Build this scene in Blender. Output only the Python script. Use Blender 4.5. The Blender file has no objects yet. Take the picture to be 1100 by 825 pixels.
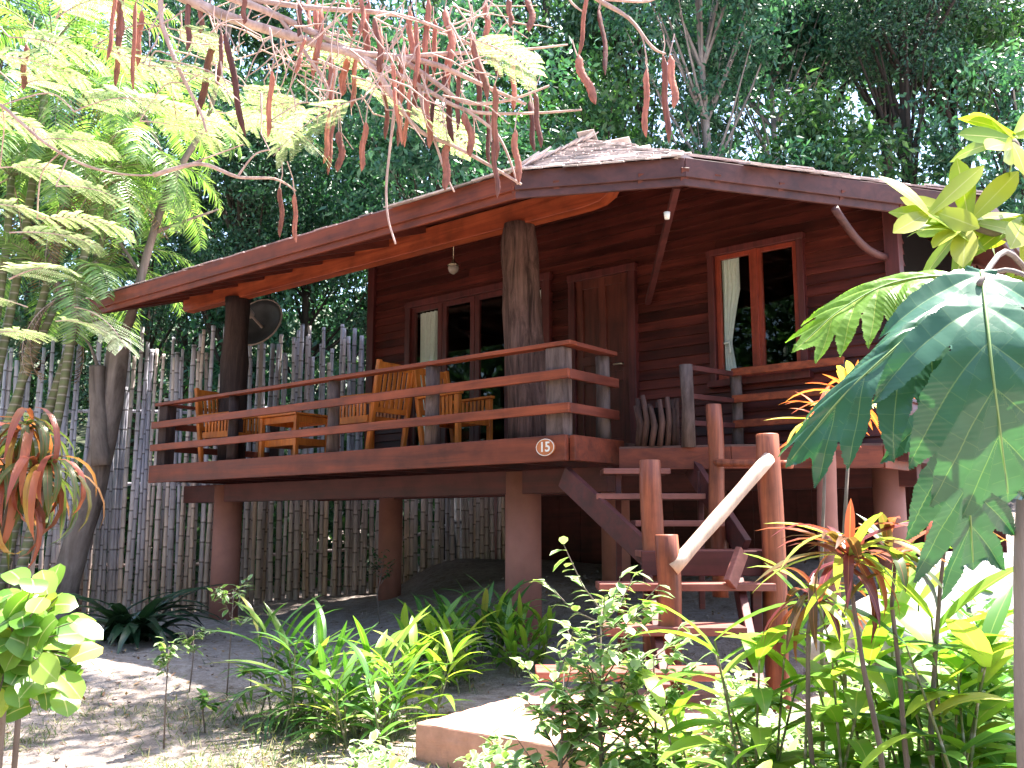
import bpy, math, random
import numpy as np
from mathutils import Vector, Matrix, noise
R = math.radians
rnd = random.Random(7)
nr = np.random.default_rng(11)
scene = bpy.context.scene
COL = scene.collection

# ---------------------------------------------------------------- camera
F = 1000.0; PITCH = R(8.6); CAMZ = 1.5
cd = bpy.data.cameras.new('camera'); cam = bpy.data.objects.new('camera', cd); COL.objects.link(cam)
cam.location = (0, 0, CAMZ); cam.rotation_euler = (R(90) + PITCH, 0, 0)
cd.sensor_width = 36; cd.lens = 36 * F / 1100; cd.clip_end = 2000; cd.clip_start = 0.05
scene.camera = cam

def ray(px, py):
    a, b = px - 550.0, 412.5 - py
    return Vector((a, F * math.cos(PITCH) - b * math.sin(PITCH), F * math.sin(PITCH) + b * math.cos(PITCH)))
def at(px, py, Y):
    d = ray(px, py); return Vector((d.x * Y / d.y, Y, CAMZ + d.z * Y / d.y))
def at_z(px, py, z):
    d = ray(px, py); k = (z - CAMZ) / d.z; return Vector((d.x * k, d.y * k, z))

# ---------------------------------------------------------------- terrain
CTRL = [(0, -6, 0), (-8, -6, 0), (8, -6, .1), (0, 0, 0), (-4, 3, -.02), (4, 3, .12), (-3, 6, .0), (0, 5, .03), (2, 5, .1), (4, 6, .35), (-1, 8, .15), (1.2, 7, .12),
        (0, 9.6, .33), (-3.2, 11, .2), (-4, 12.9, .24), (-5, 14, .2), (-7.5, 14, .2), (-10, 13, .1), (-2.8, 14.6, .4), (-.4, 15.3, .95), (1.0, 12, .85), (2, 10, .6), (3, 11, 1.1), (5, 9, 1.0),
        (6, 14, 1.7), (0, 19, 1.6), (-8, 20, 1.0), (8, 20, 2.6), (12, 8, 1.2), (-14, 6, 0), (-14, 20, .8), (14, 20, 3.0), (0, 26, 3.2), (-12, 28, 2.6), (14, 28, 4)]
CA = np.array(CTRL, float)
def gz(x, y):
    x = np.asarray(x, float); y = np.asarray(y, float)
    num = 0; den = 0
    for cx, cy, cz in CTRL:
        w = 1.0 / ((x - cx) ** 2 + (y - cy) ** 2 + .5) ** 2
        num = num + w * cz; den = den + w
    return num / den
def ground(x, y): return float(gz(x, y))
def at_ground(px, py):
    d = ray(px, py).normalized(); t = .5
    while t < 60:
        p = Vector((0, 0, CAMZ)) + d * t
        if p.z <= ground(p.x, p.y): return p
        t += .03
    return p

# ---------------------------------------------------------------- materials
def newmat(name):
    m = bpy.data.materials.new(name); m.use_nodes = True
    nt = m.node_tree; nt.nodes.clear()
    out = nt.nodes.new('ShaderNodeOutputMaterial')
    return m, nt, out
def nd(nt, typ, **kw):
    n = nt.nodes.new(typ)
    for k, v in kw.items():
        if k in n.inputs.keys(): n.inputs[k].default_value = v
        else: setattr(n, k, v)
    return n
def ramp(nt, fac, stops):
    r = nt.nodes.new('ShaderNodeValToRGB'); e = r.color_ramp.elements
    while len(e) < len(stops): e.new(.5)
    for i, (p, c) in enumerate(stops): e[i].position = p; e[i].color = (*c, 1)
    nt.links.new(fac, r.inputs['Fac']); return r.outputs['Color']
def mixc(nt, fac, a, b, mode='MIX'):
    m = nt.nodes.new('ShaderNodeMix'); m.data_type = 'RGBA'; m.blend_type = mode
    for s, v in ((m.inputs[0], fac), (m.inputs[6], a), (m.inputs[7], b)):
        if isinstance(v, (int, float)): s.default_value = v
        elif isinstance(v, tuple): s.default_value = (*v, 1)
        else: nt.links.new(v, s)
    return m.outputs[2]
def coords(nt, scale, kind='Object'):
    tc = nt.nodes.new('ShaderNodeTexCoord'); mp = nt.nodes.new('ShaderNodeMapping')
    mp.inputs['Scale'].default_value = scale
    nt.links.new(tc.outputs[kind], mp.inputs['Vector']); return mp.outputs['Vector']
def noisef(nt, vec, scale, detail=4, rough=.55, dist=0):
    n = nd(nt, 'ShaderNodeTexNoise', Scale=scale, Detail=detail, Roughness=rough, Distortion=dist)
    nt.links.new(vec, n.inputs['Vector']); return n.outputs['Fac']
def bump(nt, h, strength, dist=.01):
    b = nd(nt, 'ShaderNodeBump', Strength=strength, Distance=dist); nt.links.new(h, b.inputs['Height']); return b.outputs['Normal']
def principled(nt, out, color, rough=.6, normal=None, spec=.5, coat=0):
    p = nt.nodes.new('ShaderNodeBsdfPrincipled')
    if isinstance(color, tuple): p.inputs['Base Color'].default_value = (*color, 1)
    else: nt.links.new(color, p.inputs['Base Color'])
    if isinstance(rough, float): p.inputs['Roughness'].default_value = rough
    else: nt.links.new(rough, p.inputs['Roughness'])
    p.inputs['Specular IOR Level'].default_value = spec
    p.inputs['Coat Weight'].default_value = coat
    if normal is not None: nt.links.new(normal, p.inputs['Normal'])
    nt.links.new(p.outputs[0], out.inputs['Surface']); return p

def wood(name, c1, c2, axis='X', rough=.45, scale=1.0, grain=.5, island=.35, spec=.4):
    """stained boards: streaks run along axis, each board a slightly different tone"""
    m, nt, out = newmat(name)
    s = {'X': (1.2, 22, 22), 'Y': (22, 1.2, 22), 'Z': (22, 22, 1.2)}[axis]
    v = coords(nt, tuple(q * scale for q in s))
    n1 = noisef(nt, v, 1.0, 6, .65, .6)
    v2 = coords(nt, (1.5, 1.5, 1.5)); n2 = noisef(nt, v2, 2.0, 5, .6)
    col = ramp(nt, n1, [(.32, c1), (.68, c2)])
    geo = nt.nodes.new('ShaderNodeNewGeometry')
    k = nd(nt, 'ShaderNodeMapRange'); k.inputs['To Min'].default_value = 1 - island; k.inputs['To Max'].default_value = 1 + island
    nt.links.new(geo.outputs['Random Per Island'], k.inputs['Value'])
    hsv = nt.nodes.new('ShaderNodeHueSaturation'); nt.links.new(col, hsv.inputs['Color']); nt.links.new(k.outputs[0], hsv.inputs['Value'])
    worn = ramp(nt, n2, [(.3, (.38, .36, .35)), (.5, (.85, .84, .83)), (.72, (1.15, 1.15, 1.15))])
    col = mixc(nt, .7, hsv.outputs['Color'], worn, 'MULTIPLY')
    rr = nd(nt, 'ShaderNodeMapRange'); rr.inputs['To Min'].default_value = rough - .1; rr.inputs['To Max'].default_value = rough + .25
    nt.links.new(n1, rr.inputs['Value'])
    principled(nt, out, col, rr.outputs[0], bump(nt, n1, grain, .004), spec)
    return m
def bark(name, c1, c2, sc=1.0, strength=.9, stretch=7, rough=.85, dist=.02):
    m, nt, out = newmat(name)
    v = coords(nt, (stretch * sc * 3, stretch * sc * 3, 2.2 * sc))
    n = noisef(nt, v, 1.0, 7, .7, .9)
    v2 = coords(nt, (3, 3, 3)); n2 = noisef(nt, v2, 1.5, 4)
    col = ramp(nt, n, [(.35, c1), (.65, c2)])
    col = mixc(nt, .6, col, ramp(nt, n2, [(.3, (.6, .58, .56)), (.7, (1, 1, 1))]), 'MULTIPLY')
    principled(nt, out, col, rough, bump(nt, n, strength, dist), .25)
    return m
def plain(name, c, rough=.6, var=.25, nscale=8, bumpy=.15, spec=.4, dark=None, metal=0):
    m, nt, out = newmat(name)
    v = coords(nt, (1, 1, 1)); n = noisef(nt, v, nscale, 6, .62)
    lo = dark or tuple(q * (1 - var) for q in c); hi = tuple(min(1, q * (1 + var)) for q in c)
    p = principled(nt, out, ramp(nt, n, [(.3, lo), (.7, hi)]), rough, bump(nt, n, bumpy, .01), spec)
    p.inputs['Metallic'].default_value = metal
    return m
def leafmat(name, stops, trans=.45, rough=.4, veins=0, tcol=(1.15, 1.25, .5), spec=.5, blotch=0, ribcol=None, edge=None):
    """leaf: per leaf tone, midrib from UV, light passes through"""
    m, nt, out = newmat(name)
    geo = nt.nodes.new('ShaderNodeNewGeometry')
    col = ramp(nt, geo.outputs['Random Per Island'], stops)
    nrm = None
    uv = nt.nodes.new('ShaderNodeUVMap'); uv.uv_map = 'UVMap'
    sep = nt.nodes.new('ShaderNodeSeparateXYZ'); nt.links.new(uv.outputs[0], sep.inputs[0])
    if ribcol:
        ab = nd(nt, 'ShaderNodeMath', operation='ABSOLUTE'); nt.links.new(sep.outputs[0], ab.inputs[0])
        f = ramp(nt, ab.outputs[0], [(.015, (1, 1, 1)), (.04, (0, 0, 0))] if veins else [(.03, (1, 1, 1)), (.07, (0, 0, 0))])
        if veins:
            mu = nd(nt, 'ShaderNodeMath', operation='MULTIPLY'); mu.inputs[1].default_value = veins; nt.links.new(sep.outputs[1], mu.inputs[0])
            fr = nd(nt, 'ShaderNodeMath', operation='FRACT'); nt.links.new(mu.outputs[0], fr.inputs[0])
            su = nd(nt, 'ShaderNodeMath', operation='SUBTRACT'); nt.links.new(fr.outputs[0], su.inputs[0]); su.inputs[1].default_value = .5
            a2 = nd(nt, 'ShaderNodeMath', operation='ABSOLUTE'); nt.links.new(su.outputs[0], a2.inputs[0])
            f2 = ramp(nt, a2.outputs[0], [(.006, (.35, .35, .35)), (.03, (0, 0, 0))])
            f3 = ramp(nt, a2.outputs[0], [(.0, (0, 0, 0)), (.35, (1, 1, 1))])
            f = mixc(nt, 1.0, f, f2, 'LIGHTEN')
            nrm = bump(nt, f3, .12, .006)
        col = mixc(nt, f, col, ribcol)
    if edge:
        ab2 = nd(nt, 'ShaderNodeMath', operation='ABSOLUTE'); nt.links.new(sep.outputs[0], ab2.inputs[0])
        fe = ramp(nt, ab2.outputs[0], [(.55, (0, 0, 0)), (.95, (1, 1, 1))])
        col = mixc(nt, fe, col, edge)
    if blotch:
        v = coords(nt, (1, 1, 1)); n = noisef(nt, v, 9, 3)
        col = mixc(nt, blotch, col, ramp(nt, n, [(.35, (.45, .5, .4)), (.65, (1, 1, 1))]), 'MULTIPLY')
    p = nt.nodes.new('ShaderNodeBsdfPrincipled'); nt.links.new(col, p.inputs['Base Color'])
    p.inputs['Roughness'].default_value = rough; p.inputs['Specular IOR Level'].default_value = spec
    if nrm is not None: nt.links.new(nrm, p.inputs['Normal'])
    t = nt.nodes.new('ShaderNodeBsdfTranslucent'); nt.links.new(mixc(nt, 1.0, col, tcol, 'MULTIPLY'), t.inputs['Color'])
    mx = nt.nodes.new('ShaderNodeMixShader'); mx.inputs[0].default_value = trans
    nt.links.new(p.outputs[0], mx.inputs[1]); nt.links.new(t.outputs[0], mx.inputs[2])
    nt.links.new(mx.outputs[0], out.inputs['Surface'])
    return m

M = {}
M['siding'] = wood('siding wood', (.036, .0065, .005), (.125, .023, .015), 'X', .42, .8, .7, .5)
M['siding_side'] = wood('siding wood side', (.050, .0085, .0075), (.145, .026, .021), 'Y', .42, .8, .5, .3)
M['trim'] = wood('trim wood', (.055, .010, .009), (.125, .024, .021), 'Z', .4, .8, .4, .15)
M['stile'] = wood('stile wood', (.17, .022, .010), (.33, .050, .022), 'Z', .38, .8, .4, .12)
M['rail'] = wood('rail wood', (.15, .026, .010), (.38, .080, .028), 'X', .42, .7, .5, .2)
M['rail_side'] = wood('rail wood side', (.13, .026, .014), (.27, .062, .035), 'Y', .42, .7, .5, .2)
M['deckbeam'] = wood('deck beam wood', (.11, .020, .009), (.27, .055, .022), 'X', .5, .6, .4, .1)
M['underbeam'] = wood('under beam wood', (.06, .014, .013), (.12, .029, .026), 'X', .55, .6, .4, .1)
M['purlin'] = wood('purlin wood', (.22, .034, .012), (.48, .10, .035), 'X', .42, .6, .4, .1)
M['fascia'] = wood('fascia wood', (.065, .022, .020), (.125, .046, .041), 'X', .5, .5, .5, .12)
M['rafter'] = wood('rafter wood', (.08, .015, .010), (.18, .035, .022), 'Y', .5, .6, .4, .2)
M['shingle'] = wood('shingle wood', (.40, .32, .31), (.64, .55, .53), 'Y', .8, .7, .6, .35, .2)
M['floorboard'] = wood('floor board wood', (.10, .04, .03), (.2, .09, .06), 'X', .5, .6, .4, .3)
M['door'] = wood('door wood', (.065, .012, .008), (.15, .033, .020), 'Z', .35, .8, .4, .15)
M['teak'] = wood('teak chair wood', (.52, .12, .016), (.76, .24, .04), 'Z', .4, .8, .3, .15)
M['step'] = wood('step wood', (.20, .06, .045), (.36, .13, .10), 'X', .5, .6, .5, .2)
M['newel'] = wood('newel log wood', (.10, .022, .014), (.42, .125, .058), 'Z', .42, .6, 1.0, .1)
M['handlog'] = wood('peeled handrail wood', (.46, .31, .24), (.66, .47, .37), 'Z', .6, .5, .5, .1)
M['log'] = bark('weathered log', (.038, .018, .014), (.22, .120, .098), .55, 1.0, 8, .8, .04)
M['darklog'] = bark('dark log', (.03, .018, .018), (.08, .05, .045), .5, 1.0, 5, .8, .02)
M['railpost'] = bark('weathered rail post', (.055, .034, .030), (.21, .145, .13), .6, 1.0, 5, .8, .015)
M['column'] = plain('terracotta painted column', (.30, .125, .095), .7, .12, 5, .25)
M['slab'] = plain('pink cement slab', (.50, .26, .195), .8, .15, 14, .4)
M['bark_grey'] = bark('grey tree bark', (.10, .075, .065), (.30, .24, .21), .35, .8, 3, .9, .02)
M['bark_dark'] = bark('dark tree bark', (.02, .015, .012), (.07, .05, .042), .3, .8, 3, .9, .03)
M['bark_pale'] = bark('pale tree bark', (.16, .13, .12), (.34, .29, .27), .3, .6, 3, .9, .02)
M['twig'] = bark('dry twig', (.42, .26, .23), (.74, .54, .49), 1.5, .5, 3, .8, .004)
M['podskin'] = wood('dry pod skin', (.17, .055, .042), (.42, .17, .13), 'Z', .55, 1.5, .6, .45)
M['cloth'] = plain('white curtain cloth', (.84, .83, .80), .9, .06, 20, .1)
M['black'] = plain('dark interior', (.004, .003, .003), .95, .2, spec=.1)  # near-black stands in for the shade inside the rooms
M['metal'] = plain('brushed lamp metal', (.45, .36, .25), .35, .1, 20, .05, metal=.8)
M['glassbulb'] = plain('frosted lamp glass', (.3, .24, .2), .25, .05)
M['plaque'] = plain('orange number plaque', (.50, .16, .06), .35, .15, 30, .2)
M['white'] = plain('white number paint', (.8, .76, .7), .5, .04)
M['dish'] = plain('dark mesh dish', (.06, .06, .065), .5, .2)
M['dishrim'] = plain('tan dish metal', (.42, .32, .27), .5, .15)
M['bin'] = bark('dark driftwood', (.03, .015, .012), (.14, .07, .055), .9, 1.0, 5, .7, .015)
M['rock'] = plain('pale granite', (.42, .40, .38), .9, .35, 7, .9, dark=(.12, .11, .10))
# each pod its own tone
_m = M['podskin']; _nt = _m.node_tree; _p = [n for n in _nt.nodes if n.type == 'BSDF_PRINCIPLED'][0]; _l = _p.inputs['Base Color'].links[0].from_socket
_oi = _nt.nodes.new('ShaderNodeObjectInfo'); _c = ramp(_nt, _oi.outputs['Random'], [(0, (.35, .28, .28)), (.5, (.9, .85, .8)), (1, (1.7, 1.5, 1.3))]); _nt.links.new(mixc(_nt, 1.0, _l, _c, 'MULTIPLY'), _p.inputs['Base Color'])
# glass
m, nt, out = newmat('window glass')
fr = nd(nt, 'ShaderNodeFresnel', IOR=1.5); gl = nd(nt, 'ShaderNodeBsdfGlossy', Roughness=.02); tr = nt.nodes.new('ShaderNodeBsdfTransparent')
tr.inputs[0].default_value = (.9, .92, .9, 1); mx = nt.nodes.new('ShaderNodeMixShader')
_g = nt.nodes.new('ShaderNodeNewGeometry'); _s = nd(nt, 'ShaderNodeMath', operation='SUBTRACT'); _s.inputs[0].default_value = 1; nt.links.new(_g.outputs['Backfacing'], _s.inputs[1])
_k = nd(nt, 'ShaderNodeMath', operation='MULTIPLY'); nt.links.new(fr.outputs[0], _k.inputs[0]); nt.links.new(_s.outputs[0], _k.inputs[1])
nt.links.new(_k.outputs[0], mx.inputs[0]); nt.links.new(tr.outputs[0], mx.inputs[1]); nt.links.new(gl.outputs[0], mx.inputs[2]); nt.links.new(mx.outputs[0], out.inputs[0])
M['glass'] = m
# bamboo: rings from z, each cane its own tone
m, nt, out = newmat('weathered bamboo cane')
v = coords(nt, (8, 8, 1.2)); n = noisef(nt, v, 2, 6, .6)
oi = nt.nodes.new('ShaderNodeObjectInfo')
col = ramp(nt, n, [(.3, (.36, .35, .36)), (.7, (.66, .65, .67))])
tone = ramp(nt, oi.outputs['Random'], [(0, (.62, .60, .62)), (.5, (.95, .95, 1)), (1, (1.0, .86, .72))])
col = mixc(nt, 1.0, col, tone, 'MULTIPLY')
tc_ = nt.nodes.new('ShaderNodeTexCoord'); sp_ = nt.nodes.new('ShaderNodeSeparateXYZ'); nt.links.new(tc_.outputs['Object'], sp_.inputs[0])
ma = nd(nt, 'ShaderNodeMath', operation='MULTIPLY_ADD'); nt.links.new(oi.outputs['Random'], ma.inputs[0]); ma.inputs[1].default_value = 7.3; nt.links.new(sp_.outputs[2], ma.inputs[2])
mu = nd(nt, 'ShaderNodeMath', operation='MULTIPLY'); nt.links.new(ma.outputs[0], mu.inputs[0]); mu.inputs[1].default_value = 3.4
fr_ = nd(nt, 'ShaderNodeMath', operation='FRACT'); nt.links.new(mu.outputs[0], fr_.inputs[0])
rg2 = ramp(nt, fr_.outputs[0], [(0, (.45, .43, .42)), (.05, (.35, .32, .30)), (.09, (1.12, 1.1, 1.08)), (.3, (.95, .94, .93)), (.97, (.9, .9, .9)), (1, (.5, .48, .45))])
col = mixc(nt, 1.0, col, rg2, 'MULTIPLY')
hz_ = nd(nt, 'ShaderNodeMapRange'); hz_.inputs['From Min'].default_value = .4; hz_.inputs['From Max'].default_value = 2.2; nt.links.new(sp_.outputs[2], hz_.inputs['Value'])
col = mixc(nt, hz_.outputs[0], mixc(nt, 1.0, col, (.95, .74, .58), 'MULTIPLY'), mixc(nt, 1.0, col, (1.25, 1.28, 1.4), 'MULTIPLY'))  # skylight painted into the bluish upper cane, shade into the browner foot
principled(nt, out, col, .5, bump(nt, rg2, .5, .01), .4)
M['bamboo'] = m
# green ringed palm stem
m, nt, out = newmat('ringed palm stem')
v = coords(nt, (1, 1, 1)); w = nd(nt, 'ShaderNodeTexWave', Scale=2.6, Distortion=1.0, wave_type='BANDS', bands_direction='Z'); nt.links.new(v, w.inputs['Vector'])
n = noisef(nt, v, 6, 5)
col = ramp(nt, w.outputs['Fac'], [(.0, (.45, .40, .32)), (.12, (.22, .20, .12)), (.9, (.20, .22, .10))])
col = mixc(nt, .7, col, ramp(nt, n, [(.3, (.5, .5, .5)), (.7, (1, 1, 1))]), 'MULTIPLY')
principled(nt, out, col, .6, bump(nt, w.outputs['Fac'], .4, .01), .3)
M['palmstem'] = m
# soil
m, nt, out = newmat('sandy soil with leaf dust')
v = coords(nt, (1, 1, 1))
n1 = noisef(nt, v, .7, 6, .6); n2 = noisef(nt, v, 9, 8, .7); n3 = noisef(nt, v, 55, 4, .6)
col = ramp(nt, n1, [(.3, (.33, .27, .245)), (.7, (.52, .445, .41))])
col = mixc(nt, .75, col, ramp(nt, n2, [(.32, (.42, .36, .30)), (.6, (1, 1, 1))]), 'MULTIPLY')
col = mixc(nt, .5, col, ramp(nt, n3, [(.35, (.5, .45, .4)), (.55, (1, 1, 1))]), 'MULTIPLY')
h = nd(nt, 'ShaderNodeMath', operation='ADD'); nt.links.new(n2, h.inputs[0]); nt.links.new(n3, h.inputs[1])
principled(nt, out, col, .95, bump(nt, h.outputs[0], .9, .04), .15)
M['soil'] = m
M['hill'] = plain('forest floor', (.05, .06, .03), .95, .5, 2, .8, dark=(.02, .022, .012))
# leaves
G = lambda *c: c
M['forest_a'] = leafmat('blue green forest leaf', [(0, (.016, .060, .038)), (.5, (.04, .130, .078)), (1, (.10, .23, .14))], .3, .38, tcol=(1.1, 1.3, .6))
M['forest_b'] = leafmat('mid green forest leaf', [(0, (.016, .052, .022)), (.5, (.038, .11, .045)), (1, (.10, .21, .08))], .35, .45, tcol=(1.2, 1.35, .5))
M['forest_c'] = leafmat('fine dark forest leaf', [(0, (.011, .040, .026)), (.6, (.028, .088, .052)), (1, (.07, .16, .09))], .25, .5, tcol=(1.1, 1.3, .6))
M['palmleaf'] = leafmat('palm leaflet', [(0, (.09, .19, .06)), (.5, (.18, .31, .10)), (1, (.34, .45, .20))], .45, .35)
M['feather'] = leafmat('feathery yellow green leaflet', [(0, (.28, .37, .19)), (.5, (.44, .52, .32)), (1, (.62, .67, .48))], .45, .5, tcol=(1.1, 1.15, .72))
M['strapdark'] = leafmat('dark strap leaf', [(0, (.012, .035, .02)), (1, (.03, .075, .035))], .2, .3, ribcol=(.05, .1, .05))
M['strap'] = leafmat('green strap leaf', [(0, (.045, .14, .03)), (.6, (.10, .23, .05)), (.85, (.22, .33, .08)), (1, (.42, .38, .12))], .4, .32, ribcol=(.18, .28, .08))
M['lime'] = leafmat('lime strap leaf', [(0, (.10, .24, .035)), (.5, (.22, .38, .05)), (1, (.42, .50, .10))], .5, .35, ribcol=(.35, .42, .12))
M['variegated'] = leafmat('pale edged small leaf', [(0, (.09, .20, .05)), (.6, (.18, .32, .10)), (1, (.36, .46, .24))], .35, .4, edge=(.42, .48, .30))
M['round'] = leafmat('round yellow green leaf', [(0, (.08, .20, .03)), (.6, (.18, .32, .05)), (.92, (.34, .42, .10)), (1, (.55, .38, .08))], .45, .3, ribcol=(.4, .45, .2))
M['cord_red'] = leafmat('red green long leaf', [(0, (.05, .10, .03)), (.4, (.10, .12, .04)), (.6, (.26, .07, .05)), (.85, (.38, .10, .07)), (1, (.45, .30, .06))], .4, .35, ribcol=(.35, .12, .08))
M['cord_mix'] = leafmat('striped long leaf', [(0, (.14, .26, .04)), (.35, (.34, .42, .09)), (.45, (.10, .02, .03)), (.75, (.16, .03, .04)), (1, (.46, .13, .07))], .45, .33, ribcol=(.42, .16, .10))
M['croton'] = leafmat('yellow red leaf', [(0, (.55, .45, .05)), (.4, (.6, .5, .12)), (.6, (.5, .06, .05)), (1, (.65, .16, .05))], .4, .35, ribcol=(.6, .5, .15))
M['forest_far'] = leafmat('far leaf with painted haze', [(0, (.022, .06, .038)), (.6, (.05, .115, .068)), (1, (.11, .20, .11))], .35, .45, tcol=(1.2, 1.35, .6))  # distance haze put into the leaf colour, bluer and lighter
M['bread'] = leafmat('large dark lobed leaf', [(0, (.035, .11, .07)), (1, (.045, .125, .08))], .20, .30, veins=6, tcol=(1.4, 1.9, .6), ribcol=(.14, .22, .11), blotch=.35)
M['breadlime'] = leafmat('young lime lobed leaf', [(0, (.14, .27, .035)), (1, (.16, .30, .04))], .5, .35, veins=7, ribcol=(.38, .46, .12), blotch=.3)
M['plumeria'] = leafmat('yellow green oval leaf', [(0, (.16, .27, .03)), (.6, (.30, .38, .04)), (1, (.46, .46, .10))], .5, .3, ribcol=(.5, .5, .2))
M['dryleaf'] = leafmat('dry fallen leaf', [(0, (.10, .05, .03)), (.5, (.22, .12, .07)), (1, (.36, .24, .13))], .2, .8)
M['grass'] = leafmat('short dry grass', [(0, (.04, .09, .02)), (.5, (.10, .14, .04)), (1, (.30, .25, .13))], .3, .6)

# ---------------------------------------------------------------- mesh building
class MB:
    def __init__(s): s.v = []; s.f = []; s.uv = None
    def add(s, vs, fs):
        o = len(s.v); s.v.extend([tuple(p) for p in vs]); s.f.extend([tuple(i + o for i in q) for q in fs])
    def box(s, c, d, rot=None):
        cx, cy, cz = c; hx, hy, hz = d[0] / 2, d[1] / 2, d[2] / 2
        vs = [Vector((x, y, z)) for x in (-hx, hx) for y in (-hy, hy) for z in (-hz, hz)]
        if rot is not None: vs = [rot @ p for p in vs]
        s.add([p + Vector(c) for p in vs], [(0, 1, 3, 2), (4, 6, 7, 5), (0, 4, 5, 1), (2, 3, 7, 6), (0, 2, 6, 4), (1, 5, 7, 3)]); return s
    def bar(s, p, q, w, h, up=(0, 0, 1)):
        """box from p to q, w across, h along up"""
        p = Vector(p); q = Vector(q); d = (q - p).normalized(); up = Vector(up)
        side = d.cross(up).normalized(); u2 = side.cross(d).normalized()
        vs = []
        for e in (p, q):
            for a, b in ((-1, -1), (1, -1), (1, 1), (-1, 1)): vs.append(e + side * (a * w / 2) + u2 * (b * h / 2))
        s.add(vs, [(3, 2, 1, 0), (4, 5, 6, 7), (0, 1, 5, 4), (1, 2, 6, 5), (2, 3, 7, 6), (3, 0, 4, 7)]); return s
    def tube(s, pts, rad, seg=10, cap=True, lump=0.0, seed=0):
        pts = [Vector(p) for p in pts]; n = len(pts)
        if not hasattr(rad, '__len__'): rad = [rad] * n
        o = len(s.v); ref = None; fs = []
        for i, p in enumerate(pts):
            d = (pts[min(i + 1, n - 1)] - pts[max(i - 1, 0)]).normalized()
            if ref is None: ref = d.orthogonal().normalized()
            ref = (ref - d * ref.dot(d)).normalized(); b = d.cross(ref)
            for k in range(seg):
                a = 2 * math.pi * k / seg; r = rad[i]
                if lump: r *= 1 + lump * noise.noise(Vector((math.cos(a) * 1.3, math.sin(a) * 1.3, i * .45 + seed * 7.3)))
                s.v.append(tuple(p + (ref * math.cos(a) + b * math.sin(a)) * r))
        for i in range(n - 1):
            for k in range(seg):
                k2 = (k + 1) % seg; fs.append((o + i * seg + k, o + i * seg + k2, o + (i + 1) * seg + k2, o + (i + 1) * seg + k))
        if cap: fs.append(tuple(o + k for k in range(seg))[::-1]); fs.append(tuple(o + (n - 1) * seg + k for k in range(seg)))
        s.f.extend(fs); return s
    def prism(s, poly, z0, z1):
        n = len(poly); vs = [(x, y, z0) for x, y in poly] + [(x, y, z1) for x, y in poly]
        fs = [tuple(range(n))[::-1], tuple(range(n, 2 * n))] + [(i, (i + 1) % n, n + (i + 1) % n, n + i) for i in range(n)]
        s.add(vs, fs); return s
    def build(s, name, mat, parent=None, smooth=False, bevel=0):
        me = bpy.data.meshes.new(name); me.from_pydata(s.v, [], s.f); me.validate()
        if smooth: me.shade_smooth()
        o = bpy.data.objects.new(name, me); COL.objects.link(o)
        me.materials.append(M[mat] if isinstance(mat, str) else mat)
        if parent is not None: o.parent = parent
        if bevel:
            b = o.modifiers.new('bevel', 'BEVEL'); b.width = bevel; b.segments = 2; b.limit_method = 'ANGLE'; b.angle_limit = R(40)
        return o

def tag(o, label=None, cat=None, group=None, kind=None):
    if label: o['label'] = label
    if cat: o['category'] = cat
    if group: o['group'] = group
    if kind: o['kind'] = kind
    return o
def empty(name, loc, rz=0.0, **kw):
    o = bpy.data.objects.new(name, None); COL.objects.link(o); o.location = loc; o.rotation_euler = (0, 0, rz); o.empty_display_size = .2
    return tag(o, **kw)
def copy_tree(o, parent=None):
    c = o.copy(); COL.objects.link(c); c.parent = parent
    for ch in list(o.children): copy_tree(ch, c)
    return c

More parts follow.
